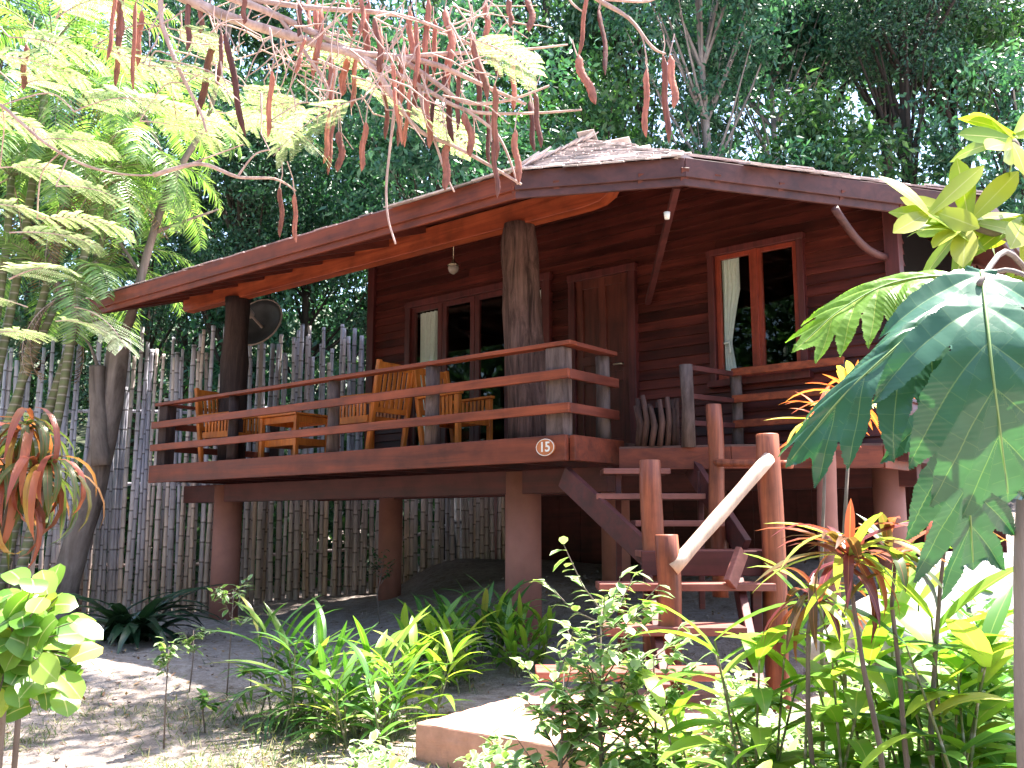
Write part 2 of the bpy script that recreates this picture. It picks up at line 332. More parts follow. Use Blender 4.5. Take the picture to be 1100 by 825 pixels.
# foliage collector: every leaf is a curved, folded strip with its own UVs
class FO:
    def __init__(s): s.v = []; s.f = []; s.uv = []
    def leaf(s, p, d, n, L, W, bend=0.0, seg=4, fold=.25, prof='oval', twist=0.0, wave=0.0):
        """p base, d direction, n leaf normal; bend in radians towards -n... down"""
        p = Vector(p); d = Vector(d).normalized(); n = Vector(n); side = d.cross(n)
        if side.length < 1e-4: side = d.orthogonal()
        side.normalize(); n = side.cross(d).normalized()
        o = len(s.v); step = L / seg; pos = p.copy()
        for i in range(seg + 1):
            t = i / seg
            if prof == 'oval': w = math.sin(math.pi * min(1, .06 + t * .94)) ** .8
            elif prof == 'strap': w = min(1, .35 + t * 3) * (1 - max(0, (t - .5) / .5) ** 1.8)
            elif prof == 'lance': w = min(1, .15 + t * 2.6) * (1 - t) ** .7 * 1.2
            elif prof == 'round': w = math.sqrt(max(0, 1 - (2 * t - .9) ** 2 / 1.25)) if t < 1 else 0
            elif prof == 'obov': w = math.sin(math.pi * min(.995, .05 + .95 * t ** 1.35)) ** .7
            elif prof == 'lobe': w = (.72 + .28 * math.sin(math.pi / 2 * t / .4)) if t < .4 else max(0, math.cos(math.pi / 2 * (t - .4) / .6)) ** .9
            else: w = 1 - t
            w = max(w, 0.02) * W / 2
            ft = fold + wave * math.sin(t * 14)
            off = n * (abs(w) * ft)
            s.v.extend([tuple(pos - side * w + off), tuple(pos), tuple(pos + side * w + off)])
            a = -bend / seg; M_ = Matrix.Rotation(a, 3, side) if False else Matrix.Rotation(-bend / seg, 3, side)
            d = (M_ @ d).normalized(); n = (M_ @ n).normalized()
            if twist:
                T = Matrix.Rotation(twist / seg, 3, d); side = (T @ side).normalized(); n = (T @ n).normalized()
            pos = pos + d * step
        for i in range(seg):
            a = o + 3 * i; t0 = i / seg; t1 = (i + 1) / seg
            s.f.append((a, a + 1, a + 4, a + 3)); s.uv.extend([(-1, t0), (0, t0), (0, t1), (-1, t1)])
            s.f.append((a + 1, a + 2, a + 5, a + 4)); s.uv.extend([(0, t0), (1, t0), (1, t1), (0, t1)])
        return pos
    def build(s, name, mat, parent=None, smooth=True):
        me = bpy.data.meshes.new(name); me.from_pydata(s.v, [], s.f)
        uv = me.uv_layers.new(name='UVMap'); uv.data.foreach_set('uv', np.array(s.uv, np.float32).ravel())
        if smooth: me.shade_smooth()
        o = bpy.data.objects.new(name, me); COL.objects.link(o); me.materials.append(M[mat] if isinstance(mat, str) else mat)
        if parent is not None: o.parent = parent
        return o

def mass_leaves(name, P, L, W, mat, parent, droop=.5, rng=None, up=.6):
    """many simple folded leaves (two quads... diamond of two triangles) at points P, vectorised"""
    rng = rng or nr; n = len(P); P = np.asarray(P, float)
    d = rng.normal(size=(n, 3)); d[:, 2] -= droop; d /= np.linalg.norm(d, axis=1)[:, None]
    q = rng.normal(size=(n, 3)); q[:, 2] += up * 2; s_ = np.cross(d, q); s_ /= np.linalg.norm(s_, axis=1)[:, None] + 1e-9
    nn = np.cross(s_, d)
    l = (L * rng.uniform(.6, 1.3, n))[:, None]; w = (W * rng.uniform(.7, 1.2, n))[:, None]
    v = np.empty((n, 4, 3)); v[:, 0] = P; v[:, 1] = P + d * l * .45 + s_ * w / 2 + nn * w * .12; v[:, 2] = P + d * l; v[:, 3] = P + d * l * .45 - s_ * w / 2 + nn * w * .12
    me = bpy.data.meshes.new(name); me.vertices.add(4 * n); me.vertices.foreach_set('co', v.astype(np.float32).ravel())
    b = np.arange(n)[:, None] * 4
    idx = np.concatenate([b + 0, b + 1, b + 2, b + 0, b + 2, b + 3], axis=1).astype(np.int32).ravel()
    me.loops.add(6 * n); me.loops.foreach_set('vertex_index', idx)
    me.polygons.add(2 * n); me.polygons.foreach_set('loop_start', np.arange(0, 6 * n, 3, dtype=np.int32)); me.polygons.foreach_set('loop_total', np.full(2 * n, 3, np.int32))
    me.update(calc_edges=True); me.materials.append(M[mat])
    uv = me.uv_layers.new(name='UVMap')
    o = bpy.data.objects.new(name, me); COL.objects.link(o)
    if parent is not None: o.parent = parent
    return o
def basis_from(az, el):
    return Vector((math.cos(az) * math.cos(el), math.sin(az) * math.cos(el), math.sin(el)))
# ================================================================ WORLD / LIGHT
SUN_AZ = R(62)      # measured from +Y (view direction) towards +X
SUN_EL = R(71)
w = bpy.data.worlds.new('World'); scene.world = w; w.use_nodes = True
nt = w.node_tree; bg = nt.nodes['Background']
sky = nt.nodes.new('ShaderNodeTexSky'); sky.sky_type = 'NISHITA'; sky.sun_disc = False
sky.sun_elevation = SUN_EL; sky.sun_rotation = SUN_AZ; sky.air_density = 1.0; sky.dust_density = 2.0
nt.links.new(sky.outputs[0], bg.inputs[0]); bg.inputs[1].default_value = .115
sd = bpy.data.lights.new('sun', 'SUN'); sd.energy = 5.0; sd.angle = R(.6); sd.color = (1, .95, .86)
so = bpy.data.objects.new('sun', sd); COL.objects.link(so)
sv = Vector((math.sin(SUN_AZ) * math.cos(SUN_EL), math.cos(SUN_AZ) * math.cos(SUN_EL), math.sin(SUN_EL)))
so.rotation_euler = sv.to_track_quat('Z', 'Y').to_euler(); so.location = (0, 0, 20)
vs = scene.view_settings; vs.view_transform = 'Standard'; vs.look = 'None'; vs.exposure = 2.62; vs.gamma = 1
scene.cycles.max_bounces = 8; scene.cycles.diffuse_bounces = 4; scene.cycles.transparent_max_bounces = 8
scene.cycles.use_denoising = True
scene.cycles.sample_clamp_indirect = 6

# ================================================================ GROUND
def grid_mesh(name, xs, ys, zf, mat):
    X, Y = np.meshgrid(xs, ys); Z = zf(X, Y)
    nx, ny = len(xs), len(ys); v = np.stack([X, Y, Z], -1).reshape(-1, 3)
    f = [(j * nx + i, j * nx + i + 1, (j + 1) * nx + i + 1, (j + 1) * nx + i) for j in range(ny - 1) for i in range(nx - 1)]
    me = bpy.data.meshes.new(name); me.from_pydata(v.tolist(), [], f); me.shade_smooth()
    o = bpy.data.objects.new(name, me); COL.objects.link(o); me.materials.append(M[mat]); return o
def gnoise(X, Y):
    return gz(X, Y) + .02 * np.sin(X * 3.1 + Y * 1.7) * np.sin(Y * 2.3 - X) + .008 * np.sin(X * 11 + 2 * np.sin(Y * 5)) * np.sin(Y * 9)
xs = np.concatenate([np.linspace(-300, -16, 12), np.linspace(-15, 15, 200), np.linspace(16, 300, 12)])
ys = np.concatenate([np.linspace(-300, -7, 10), np.linspace(-6, 27, 220), np.linspace(28, 600, 14)])
tag(grid_mesh('ground', xs, ys, gnoise, 'soil'), kind='structure')
def hillz(X, Y):
    return 1.0 + np.clip(Y - 22, 0, 60) * .32 + .8 * np.sin(X * .3) + (X + 20) * .03 - np.clip(23 - Y, 0, 5) * 1.0
tag(grid_mesh('hillside', np.linspace(-90, 90, 60), np.linspace(21, 130, 40), hillz, 'hill'), kind='structure')

# ================================================================ BUNGALOW (local frame: x right along the veranda front, y inwards)
TH = R(-39.5)
P0 = at(609, 467, 8.3); ZD = P0.z                      # veranda floor level
RM = Matrix.Rotation(TH, 4, 'Z')
def to_local(p): q = RM.inverted() @ (Vector(p) - Vector((P0.x, P0.y, 0))); return q
house = empty('bungalow', (P0.x, P0.y, 0), TH, label='dark red wooden bungalow on stilts with a railed veranda and shingle roof', cat='bungalow')
def hz(x, y, z=0): return RM @ Vector((x, y, z)) + Vector((P0.x, P0.y, 0))
def lground(x, y): p = hz(x, y); return ground(p.x, p.y)

LEFT = -7.05
# --- veranda
deck = MB()
for i in range(17):
    y = .06 + i * .118
    deck.box(((LEFT + 0) / 2, y, ZD - .02), (abs(LEFT) - .06, .112, .035))
deck = deck.build('deck_floor', 'floorboard', house)
MB().box((LEFT / 2, -.0, ZD - .115), (abs(LEFT), .06, .235)).build('front_fascia', 'deckbeam', house, bevel=.006)
MB().box((.032, .44, ZD - .115), (.06, .815, .23)).build('side_fascia', 'deckbeam', house, bevel=.006)
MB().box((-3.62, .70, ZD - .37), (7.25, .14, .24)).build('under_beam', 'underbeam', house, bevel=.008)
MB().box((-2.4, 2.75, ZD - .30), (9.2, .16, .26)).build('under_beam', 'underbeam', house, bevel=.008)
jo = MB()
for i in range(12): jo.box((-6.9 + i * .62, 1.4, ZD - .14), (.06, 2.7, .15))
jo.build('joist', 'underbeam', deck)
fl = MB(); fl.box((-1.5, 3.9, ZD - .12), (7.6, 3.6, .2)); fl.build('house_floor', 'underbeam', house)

# columns and trunk posts
def column(x, y, r, ztop, name='column'):
    g = lground(x, y) - .2
    MB().tube([(x, y, g), (x, y, ztop)], r, 28).build(name, 'column', house, smooth=False).data.shade_smooth()
def sh(o): o.data.shade_smooth(); return o
for x, y, r in ((-1.13, .78, .185), (-6.35, .78, .19), (-5.2, 2.75, .17), (-1.3, 2.75, .17), (1.9, 2.75, .15), (-5.2, 5.3, .17), (-1.3, 5.3, .17), (1.9, 5.3, .16)):
    column(x, y, r, ZD - .26 if y < 1 else ZD - .19)
ZBEAM = at(555, 243, P0.y + .775 * .78 + .632 * 1.13).z   # underside of the purlin over the trunk posts
def trunk_post(x, y, r0, r1, z0, z1, mat, lean=(0, 0), seed=0, name='trunk_post'):
    n = 14; pts = []; rr = []
    for i in range(n):
        t = i / (n - 1); pts.append((x + lean[0] * t + .02 * math.sin(t * 5 + seed), y + lean[1] * t, z0 + (z1 - z0) * t)); rr.append(r0 + (r1 - r0) * t)
    return MB().tube(pts, rr, 32, True, .22, seed).build(name, mat, house, smooth=True)
trunk_post(-1.08, .80, .235, .185, ZD, ZBEAM + .02, 'log', (-.10, 0), 1)
trunk_post(-6.35, .78, .19, .17, ZD, ZBEAM + .02, 'darklog', (0, 0), 3)

# railing
rl = empty('railing', (0, 0, 0)); rl.parent = house
HR = (.845, .555, .245)
def fpost(x, y, w, mat, top=.82, round_=True):
    if round_: MB().tube([(x, y, ZD - .0), (x, y, ZD + .25), (x + .006, y, ZD + .55), (x, y, ZD + top)], [w / 2, w / 2 * .93, w / 2 * .9, w / 2 * .95], 20, True, .16, x).build('post', mat, rl, smooth=True)
    else: MB().box((x, y, ZD + top / 2), (w, w * .75, top)).build('post', mat, rl, bevel=.01)
fpost(-.16, .10, .20, 'railpost', round_=False)
for x, w in ((-1.78, .16), (-3.35, .15), (-5.3, .14)): fpost(x, .10, w, 'railpost' if x > -5 else 'darklog')
fpost(-6.9, .12, .2, 'darklog', round_=False)
fpost(-.10, .74, .15, 'railpost')
fpost(-6.9, 1.9, .15, 'darklog', .8)
MB().box((LEFT / 2 + .02, .06, ZD + .845), (abs(LEFT) + .04, .12, .04)).build('top_rail', 'rail', rl, bevel=.005)
for h in (.555, .245):
    MB().box((LEFT / 2 + .02, -.012, ZD + h), (abs(LEFT) + .04, .04, .09)).build('rail', 'rail', rl, bevel=.006)
    MB().box((.022, .41, ZD + h), (.035, .80, .09)).build('rail', 'rail_side', rl, bevel=.006)
    MB().box((LEFT + .06, 1.0, ZD + h), (.035, 1.95, .09)).build('rail', 'rail_side', rl, bevel=.006)
MB().box((-.03, .46, ZD + .845), (.12, .68, .04)).build('top_rail', 'rail_side', rl, bevel=.005)
MB().box((LEFT + .06, 1.06, ZD + .845), (.10, 1.86, .04)).build('top_rail', 'rail_side', rl, bevel=.005)

# --- roof shape
QL = to_local(at(90, 330, 12.7)); QL.y = -.6; QL.x = -7.75
corners = [Vector((-7.8, -.62)), Vector((-.09, -.62)), Vector((1.22, .06)), Vector((3.05, 2.42)), Vector((2.9, 6.6)), Vector((-5.3, 6.6)), Vector((-5.3, 2.3)), Vector((-7.8, 2.3))]
ZE = 4.44                                  # top of the eave boards
apw = at(630, 153, 11.6); APX = to_local(apw); APX.z = apw.z
nC = len(corners)
EZ = []
for i, c in enumerate(corners):
    p = hz(c.x, c.y); px_ = {0: 322, 1: 186, 2: 171, 3: 214}.get(i)
    EZ.append(at(550, px_, p.y).z if px_ else ZE)
for i, xx in ((0, 90), (1, 555), (2, 745), (3, 1058)):
    p = hz(corners[i].x, corners[i].y); dd_ = ray(xx, (322, 186, 171, 214)[i]); EZ[i] = CAMZ + dd_.z * p.y / dd_.y
print('eave z', EZ, [round(550 + 1000 * hz(c.x, c.y).x / hz(c.x, c.y).y) for c in corners])
def eave3(i, z=None): c = corners[i % nC]; return Vector((c.x, c.y, EZ[i % nC] + ((z - ZE) if z else 0)))
rg_ = hz(-3.7, 3.2); dd_ = ray(530, 240); RDG = Vector((-3.7, 3.2, CAMZ + dd_.z * rg_.y / dd_.y))
print('ridge', RDG)
_n = (eave3(1) - eave3(0)).cross(RDG - eave3(0)).normalized()
for i in (6, 7): EZ[i] = EZ[0] - ((corners[i].x - corners[0].x) * _n.x + (corners[i].y - corners[0].y) * _n.y) / _n.z
E_ = [eave3(i) for i in range(nC)]
TRI = [(E_[0], E_[1], RDG), (E_[0], RDG, E_[6]), (E_[0], E_[6], E_[7]), (E_[1], APX, RDG), (E_[1], E_[2], APX), (E_[2], E_[3], APX), (E_[3], E_[4], APX), (E_[4], E_[5], RDG), (E_[4], RDG, APX), (E_[5], E_[6], RDG)]
def tri_n(t): n = (t[1] - t[0]).cross(t[2] - t[0]).normalized(); return n if n.z > 0 else -n
TN = [tri_n(t) for t in TRI]
def in_tri(t, x, y, m=0.0):
    s_ = []
    for a, b in ((t[0], t[1]), (t[1], t[2]), (t[2], t[0])):
        L_ = math.hypot(b.x - a.x, b.y - a.y); s_.append(((b.x - a.x) * (y - a.y) - (b.y - a.y) * (x - a.x)) / L_)
    return all(q > -m for q in s_) or all(q < m for q in s_)
def roofz(x, y):
    best = None
    for t, n in zip(TRI, TN):
        z = t[0].z - ((x - t[0].x) * n.x + (y - t[0].y) * n.y) / n.z
        if in_tri(t, x, y, 1e-4): return z
        d = sum(((x - p.x) ** 2 + (y - p.y) ** 2) ** .5 for p in t)
        if best is None or d < best[0]: best = (d, z)
    return min(best[1], ZE)
rb_ = MB()
for t in TRI: rb_.add(t, [(0, 1, 2)]); dn_ = Vector((0, 0, -.06)); rb_.add([t[0] + dn_, t[2] + dn_, t[1] + dn_], [(0, 1, 2)])
for i in range(nC):
    a, b = E_[i], E_[(i + 1) % nC]; dn_ = Vector((0, 0, -.06)); rb_.add([a, b, b + dn_, a + dn_], [(0, 1, 2, 3)])
roof = rb_.build('roof', 'rafter', house)
sg = MB()
for ti, (t, n) in enumerate(zip(TRI, TN)):
    e = Vector((0, 0, 1)).cross(n).normalized(); upv = n.cross(e).normalized()
    if upv.z < 0: upv = -upv
    o_ = t[0]; us_ = [(p - o_).dot(e) for p in t]; ds_ = [(p - o_).dot(upv) for p in t]
    d = min(ds_) - .06
    while d < max(ds_):
        x = min(us_) - .1
        while x < max(us_) + .1:
            wd = rnd.uniform(.12, .22) * (1 if ti in (4, 5) else 1.3); c = o_ + e * (x + wd / 2) + upv * (d + .06)
            if in_tri(t, c.x, c.y, .03):
                p = o_ + e * (x + wd / 2) + upv * (d + rnd.uniform(-.02, .02)) + n * (.022 + rnd.uniform(0, .012)); q = p + upv * .30 - n * .018
                s_ = e * (wd / 2 - .004); tk = n * .014
                sg.add([p - s_, p + s_, q + s_, q - s_, p - s_ + tk, p + s_ + tk, q + s_ + tk, q - s_ + tk], [(3, 2, 1, 0), (4, 5, 6, 7), (0, 1, 5, 4), (1, 2, 6, 5), (2, 3, 7, 6), (3, 0, 4, 7)])
            x += wd
        d += .19
sg.build('shingles', 'shingle', roof)
for c, top_ in ((E_[5], RDG), (RDG, APX), (E_[1], APX), (E_[2], APX), (E_[3], APX), (E_[4], APX)):
    d = top_ - c; n_ = max(8, int(d.length / .24)); hc = MB(); sd_ = d.cross(Vector((0, 0, 1))).normalized()
    for k in range(n_):
        p = c + d * (k / n_) + Vector((0, 0, .048)); q = c + d * (min(n_, k + 1.2) / n_) + Vector((0, 0, .04)); dz_ = Vector((0, 0, .045))
        hc.add([p - sd_ * .10 - dz_, p, p + sd_ * .10 - dz_, q - sd_ * .10 - dz_, q, q + sd_ * .10 - dz_, p - Vector((0, 0, .06)), q - Vector((0, 0, .06))], [(0, 1, 4, 3), (1, 2, 5, 4), (0, 6, 1), (1, 6, 2)])
    hc.build('hip_cap', 'shingle', roof)
# fascia boards: a wide board and a narrower lip under it
for i in range(nC):
    a, b = eave3(i), eave3(i + 1); e = (b - a).normalized(); nin = Vector((-e.y, e.x, 0))
    wide = .17
    A_, B_ = a - e * .0, b + e * .0
    up_ = Vector((0, 0, 1))
    fm = 'fascia' if i != 0 else 'deckbeam'
    MB().bar(A_ + Vector((0, 0, -.075)) - nin * .0, B_ + Vector((0, 0, -.075)), .035, wide).build('fascia', fm, roof, bevel=.005)
    MB().bar(A_ + Vector((0, 0, -.195)) + nin * .022, B_ + Vector((0, 0, -.195)) + nin * .022, .03, .075).build('fascia', fm, roof, bevel=.005)
# rafters on the veranda side and behind the other eaves
def rafter(p, q, w=.055, h=.12): MB().bar(p, q, w, h).build('rafter', 'rafter', roof, bevel=.004)
x = -7.4
x = -7.5
while x < -.3:
    y1 = 2.25; rafter((x, -.56, roofz(x, -.56) - .17), (x, y1, roofz(x, y1) - .15)) if roofz(x, y1) < APX.z else None
    x += .62
for i in (1, 2):
    a, b = eave3(i), eave3(i + 1); nn_ = max(2, int((b - a).length / .55))
    for k in range(nn_):
        p = a + (b - a) * ((k + .5) / nn_); q = p + (APX - p) * .40; q.z = roofz(q.x, q.y)
        rafter(p + Vector((0, 0, -.16)), q + Vector((0, 0, -.16)))
for i in range(3):
    rafter(eave3(i) + Vector((0, 0, -.15)), (RDG if i == 0 else APX) + Vector((0, 0, -.2)), .07, .14) if i else None
# ceiling battens seen from below
cb = MB()
for k in range(12):
    y = -.45 + k * .22; z = roofz(-4, y) - .075
    cb.box((-4.1, y, z), (7.2, .16, .02))
cb.build('ceiling_boards', 'siding', roof)
# long purlin resting on the trunk posts, with a rounded end
pl = MB(); z0 = ZBEAM; H_ = .25
prof = [(-7.65, z0 + .03), (-7.6, z0), (-.28, z0), (-.10, z0 + .02), (.02, z0 + .08), (.08, z0 + .17), (.07, z0 + H_), (-7.65, z0 + H_)]
n = len(prof); vs_ = [(x, .70, z) for x, z in prof] + [(x, .86, z) for x, z in prof]
pl.add(vs_, [tuple(range(n)), tuple(range(n, 2 * n))[::-1]] + [((i + 1) % n, i, n + i, n + (i + 1) % n) for i in range(n)])
pl.build('purlin', 'purlin', house, bevel=.008)

# --- walls: lapped boards following the slope of the roof
WY = 2.0; UL, UR = -4.80, 2.30
def siding(name, face, u0, u1, holes, z0, mat, flip=1):
    """face(u, out, z) -> local point"""
    mb = MB(); z = z0; e = .108
    while z < APX.z:
        zt = z + e
        segs = []
        # find the part of this course that stays below the roof
        us = np.linspace(u0, u1, 90); ok = [roofz(*face(u, 0, 0)[:2]) - .11 > zt for u in us]
        st = None
        for k, u in enumerate(us):
            if ok[k] and st is None: st = u
            if (not ok[k] or k == len(us) - 1) and st is not None: segs.append((st, us[k - 1] if not ok[k] else u)); st = None
        for (h0, h1, hz0, hz1) in holes:
            if zt > hz0 + .01 and z < hz1 - .01:
                ns = []
                for a, b in segs:
                    if h1 <= a or h0 >= b: ns.append((a, b)); continue
                    if a < h0: ns.append((a, h0))
                    if b > h1: ns.append((h1, b))
                segs = ns
        for a, b in segs:
            cuts = [a]
            while b - cuts[-1] > 3.2: cuts.append(cuts[-1] + rnd.uniform(1.6, 2.8))
            cuts.append(b)
            for c0, c1 in zip(cuts[:-1], cuts[1:]):
                g = .0015; jz = rnd.uniform(-.004, .004)
                pts = [face(c0 + g, .038, z + jz), face(c1 - g, .038, z + jz), face(c1 - g, .010, zt + .012 + jz), face(c0 + g, .010, zt + .012 + jz),
                       face(c0 + g, 0, z + jz), face(c1 - g, 0, z + jz), face(c1 - g, 0, zt + .012 + jz), face(c0 + g, 0, zt + .012 + jz)]
                mb.add(pts, [(0, 1, 2, 3), (7, 6, 5, 4), (0, 4, 5, 1), (3, 2, 6, 7), (1, 5, 6, 2), (0, 3, 7, 4)])
        z += e
    return mb.build(name, mat, house)
WIN = (.50, 1.42, ZD + .66, ZD + 2.0)         # side window: u0 u1 z0 z1
DW = (-4.02, -1.72, ZD + .02, ZD + 2.12)      # glazed doors
DR = (-1.28, -.53, ZD + .0, ZD + 2.02)         # wooden door
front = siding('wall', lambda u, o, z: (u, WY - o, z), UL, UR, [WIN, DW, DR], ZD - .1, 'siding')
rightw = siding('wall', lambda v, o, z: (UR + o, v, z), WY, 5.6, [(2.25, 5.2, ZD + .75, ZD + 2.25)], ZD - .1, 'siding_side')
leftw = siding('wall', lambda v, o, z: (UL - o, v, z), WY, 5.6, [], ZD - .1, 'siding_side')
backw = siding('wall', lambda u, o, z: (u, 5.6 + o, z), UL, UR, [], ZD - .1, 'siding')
# added black lining standing in for room shade, split round the openings
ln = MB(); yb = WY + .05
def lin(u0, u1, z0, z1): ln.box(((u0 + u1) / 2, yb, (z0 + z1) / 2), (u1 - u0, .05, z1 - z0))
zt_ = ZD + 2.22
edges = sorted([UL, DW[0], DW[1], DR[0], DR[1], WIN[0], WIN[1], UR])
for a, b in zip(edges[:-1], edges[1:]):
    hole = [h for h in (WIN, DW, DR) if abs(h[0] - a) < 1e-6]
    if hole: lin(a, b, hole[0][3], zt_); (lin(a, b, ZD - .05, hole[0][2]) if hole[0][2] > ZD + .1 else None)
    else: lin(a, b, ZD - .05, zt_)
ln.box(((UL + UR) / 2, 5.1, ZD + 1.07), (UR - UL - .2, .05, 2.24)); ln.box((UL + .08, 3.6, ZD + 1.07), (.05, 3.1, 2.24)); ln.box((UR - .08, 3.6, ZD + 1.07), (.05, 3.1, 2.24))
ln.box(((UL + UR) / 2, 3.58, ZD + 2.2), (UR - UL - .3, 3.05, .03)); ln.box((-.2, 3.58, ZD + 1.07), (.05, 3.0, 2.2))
ln.build('shade_lining', 'black', house)
# corner boards
for u in (UL, UR):
    MB().box((u + (.015 if u > 0 else -.015), WY - .015, (ZD - .1 + roofz(u, WY)) / 2 - .06), (.13, .13, roofz(u, WY) - .12 - ZD + .1)).build('corner_board', 'trim', house, bevel=.004)

def frame(parent, u0, u1, z0, z1, w=.07, dep=.09, mat='trim', y=WY - .045, name='frame'):
    mb = MB()
    mb.box((u0 - w / 2 + .01, y, (z0 + z1) / 2), (w, dep, z1 - z0)); mb.box((u1 + w / 2 - .01, y, (z0 + z1) / 2), (w, dep, z1 - z0))
    mb.box(((u0 + u1) / 2, y - .003, z1 + w / 2 - .01), (u1 - u0 + 2 * w, dep, w)); mb.box(((u0 + u1) / 2, y - .012, z0 - w / 2 + .01), (u1 - u0 + 2 * w + .03, dep + .03, w))
    return mb.build(name, mat, parent, bevel=.005)
def sash(parent, u0, u1, z0, z1, sw=.055, mat='stile', y=WY - .02):
    mb = MB()
    mb.box((u0 + sw / 2, y, (z0 + z1) / 2), (sw, .045, z1 - z0)); mb.box((u1 - sw / 2, y, (z0 + z1) / 2), (sw, .045, z1 - z0))
    mb.box(((u0 + u1) / 2, y, z1 - sw / 2), (u1 - u0 - 2 * sw, .043, sw)); mb.box(((u0 + u1) / 2, y, z0 + sw / 2), (u1 - u0 - 2 * sw, .043, sw))
    mb.build('sash', mat, parent, bevel=.004)
    MB().box(((u0 + u1) / 2, y, (z0 + z1) / 2), (u1 - u0 - 2 * sw + .01, .006, z1 - z0 - 2 * sw + .01)).build('pane', 'glass', parent)
def curtain(parent, u0, u1, z0, z1, tie=None, y=WY + .04):
    n, m_ = 40, 26; vs_ = []
    for j in range(m_ + 1):
        t = j / m_; z = z1 + (z0 - z1) * t
        k = 1.0
        if tie: k = .42 + .58 * min(1, abs(t - tie) / .45) ** 1.2 if t < tie else .42 + .30 * min(1, (t - tie) / .3)
        for i in range(n + 1):
            s_ = i / n; u = u0 + (u1 - u0) * s_ * k
            vs_.append((u, y + .018 * math.sin(s_ * 26 + .5 * math.sin(t * 3)) , z))
    mb = MB(); mb.add(vs_, [(j * (n + 1) + i, j * (n + 1) + i + 1, (j + 1) * (n + 1) + i + 1, (j + 1) * (n + 1) + i) for j in range(m_) for i in range(n)])
    if tie:
        zz = z1 + (z0 - z1) * tie; mb.tube([(u0 - .01, y - .035, zz), (u0 + (u1 - u0) * .45, y - .04, zz + .005)], .013, 8)
        mb.tube([(u0 + (u1 - u0) * .42, y - .045, zz), (u0 + (u1 - u0) * .5, y - .05, zz - .12)], .010, 6)
    mb.build('curtain', 'cloth', parent, smooth=True)
w1 = empty('window', (0, 0, 0)); w1.parent = house
frame(w1, WIN[0], WIN[1], WIN[2], WIN[3])
mid = (WIN[0] + WIN[1]) / 2
sash(w1, WIN[0] + .012, mid - .012, WIN[2], WIN[3]); sash(w1, mid + .012, WIN[1] - .012, WIN[2], WIN[3])
MB().box((mid, WY - .032, (WIN[2] + WIN[3]) / 2), (.05, .06, WIN[3] - WIN[2])).build('mullion', 'stile', w1, bevel=.004)
curtain(w1, WIN[0] + .05, WIN[0] + .24, WIN[2] + .05, WIN[3] - .03, .72)
w2 = empty('window', (0, 0, 0)); w2.parent = house
frame(w2, *DW, w=.09)
nP = 4; pw = (DW[1] - DW[0]) / nP
for k in range(nP): sash(w2, DW[0] + pw * k + .004, DW[0] + pw * (k + 1) - .004, DW[2], DW[3], .075, 'trim')
curtain(w2, DW[0] + .09, DW[0] + .40, DW[2] + .05, DW[3] - .08, None)
curtain(w2, DW[1] - .08, DW[1] - .34, DW[2] + .05, DW[3] - .08, .6)
# door
dr = MB(); dr.box(((DR[0] + DR[1]) / 2, WY - .02, (DR[2] + DR[3]) / 2), (DR[1] - DR[0], .04, DR[3] - DR[2]))
for uu in (DR[0] + .06, (DR[0] + DR[1]) / 2, DR[1] - .06): dr.box((uu, WY - .048, (DR[2] + DR[3]) / 2), (.09, .024, DR[3] - DR[2] - .01))
for zz in (DR[2] + .09, DR[2] + .85, DR[2] + 1.05, DR[3] - .06): dr.box(((DR[0] + DR[1]) / 2, WY - .046, zz), (DR[1] - DR[0] - .01, .022, .11))
dr = dr.build('door', 'door', house, bevel=.004)
frame(dr, DR[0], DR[1], DR[2], DR[3], .09, .1, 'trim', name='door_frame')
MB().tube([(DR[1] - .10, WY - .06, ZD + .97), (DR[1] - .10, WY - .11, ZD + .97), (DR[1] - .2, WY - .115, ZD + .97)], .011, 8).build('handle', 'metal', dr, smooth=True)
sk = MB()
for k in range(34):
    u = UL + .1 + k * .21; g_ = lground(u, 5.5) - .1
    if ZD - .2 - g_ > .05: sk.box((u, 5.5 + .01 * (k % 2), (g_ + ZD - .2) / 2), (.205, .03, ZD - .2 - g_))
sk.build('shade_backing', 'underbeam', house)  # added dark planks standing in for the deep shade under the house
# braces under the eaves
MB().bar((-.30, WY - .06, ZD + 1.62), to_local(at(727, 200, 7.9)) - Vector((0, 0, .0)), .06, .07).build('brace', 'underbeam', house, bevel=.005)
cb_ = []; a_ = Vector((UR - .04, WY - .06, 3.95)); b_ = Vector((UR - .2, 1.12, 4.24))
for i in range(9):
    t = i / 8; q = a_.lerp(b_, t); q.z -= .10 * math.sin(math.pi * t); cb_.append(q)
MB().tube(cb_, .035, 8).build('brace', 'fascia', house, smooth=True)
# bell lamp hanging from the rafters
lp = hz(0, 0); lpw = at(487, 292, 11.0); ll = to_local(lpw); ll.z = lpw.z
lm = MB(); lm.tube([(ll.x, ll.y, ll.z + .9), (ll.x, ll.y, ll.z + .14)], .006, 6)
lm.tube([(ll.x, ll.y, ll.z + .16), (ll.x, ll.y, ll.z + .11), (ll.x, ll.y, ll.z + .08)], [.012, .03, .075], 16)
lm = lm.build('ceiling_lamp', 'metal', house, smooth=True)
MB().tube([(ll.x, ll.y, ll.z + .082), (ll.x, ll.y, ll.z + .05), (ll.x, ll.y, ll.z + .0), (ll.x, ll.y, ll.z - .03)], [.055, .072, .055, .015], 16).build('lamp_glass', 'glassbulb', lm, smooth=True)
# small soffit spot by the corner
c2 = eave3(2); MB().tube([(c2.x - .25, c2.y + .12, ZE - .30), (c2.x - .25, c2.y + .12, ZE - .24)], [.022, .03], 12).build('eave_lamp', 'white', house, smooth=True)
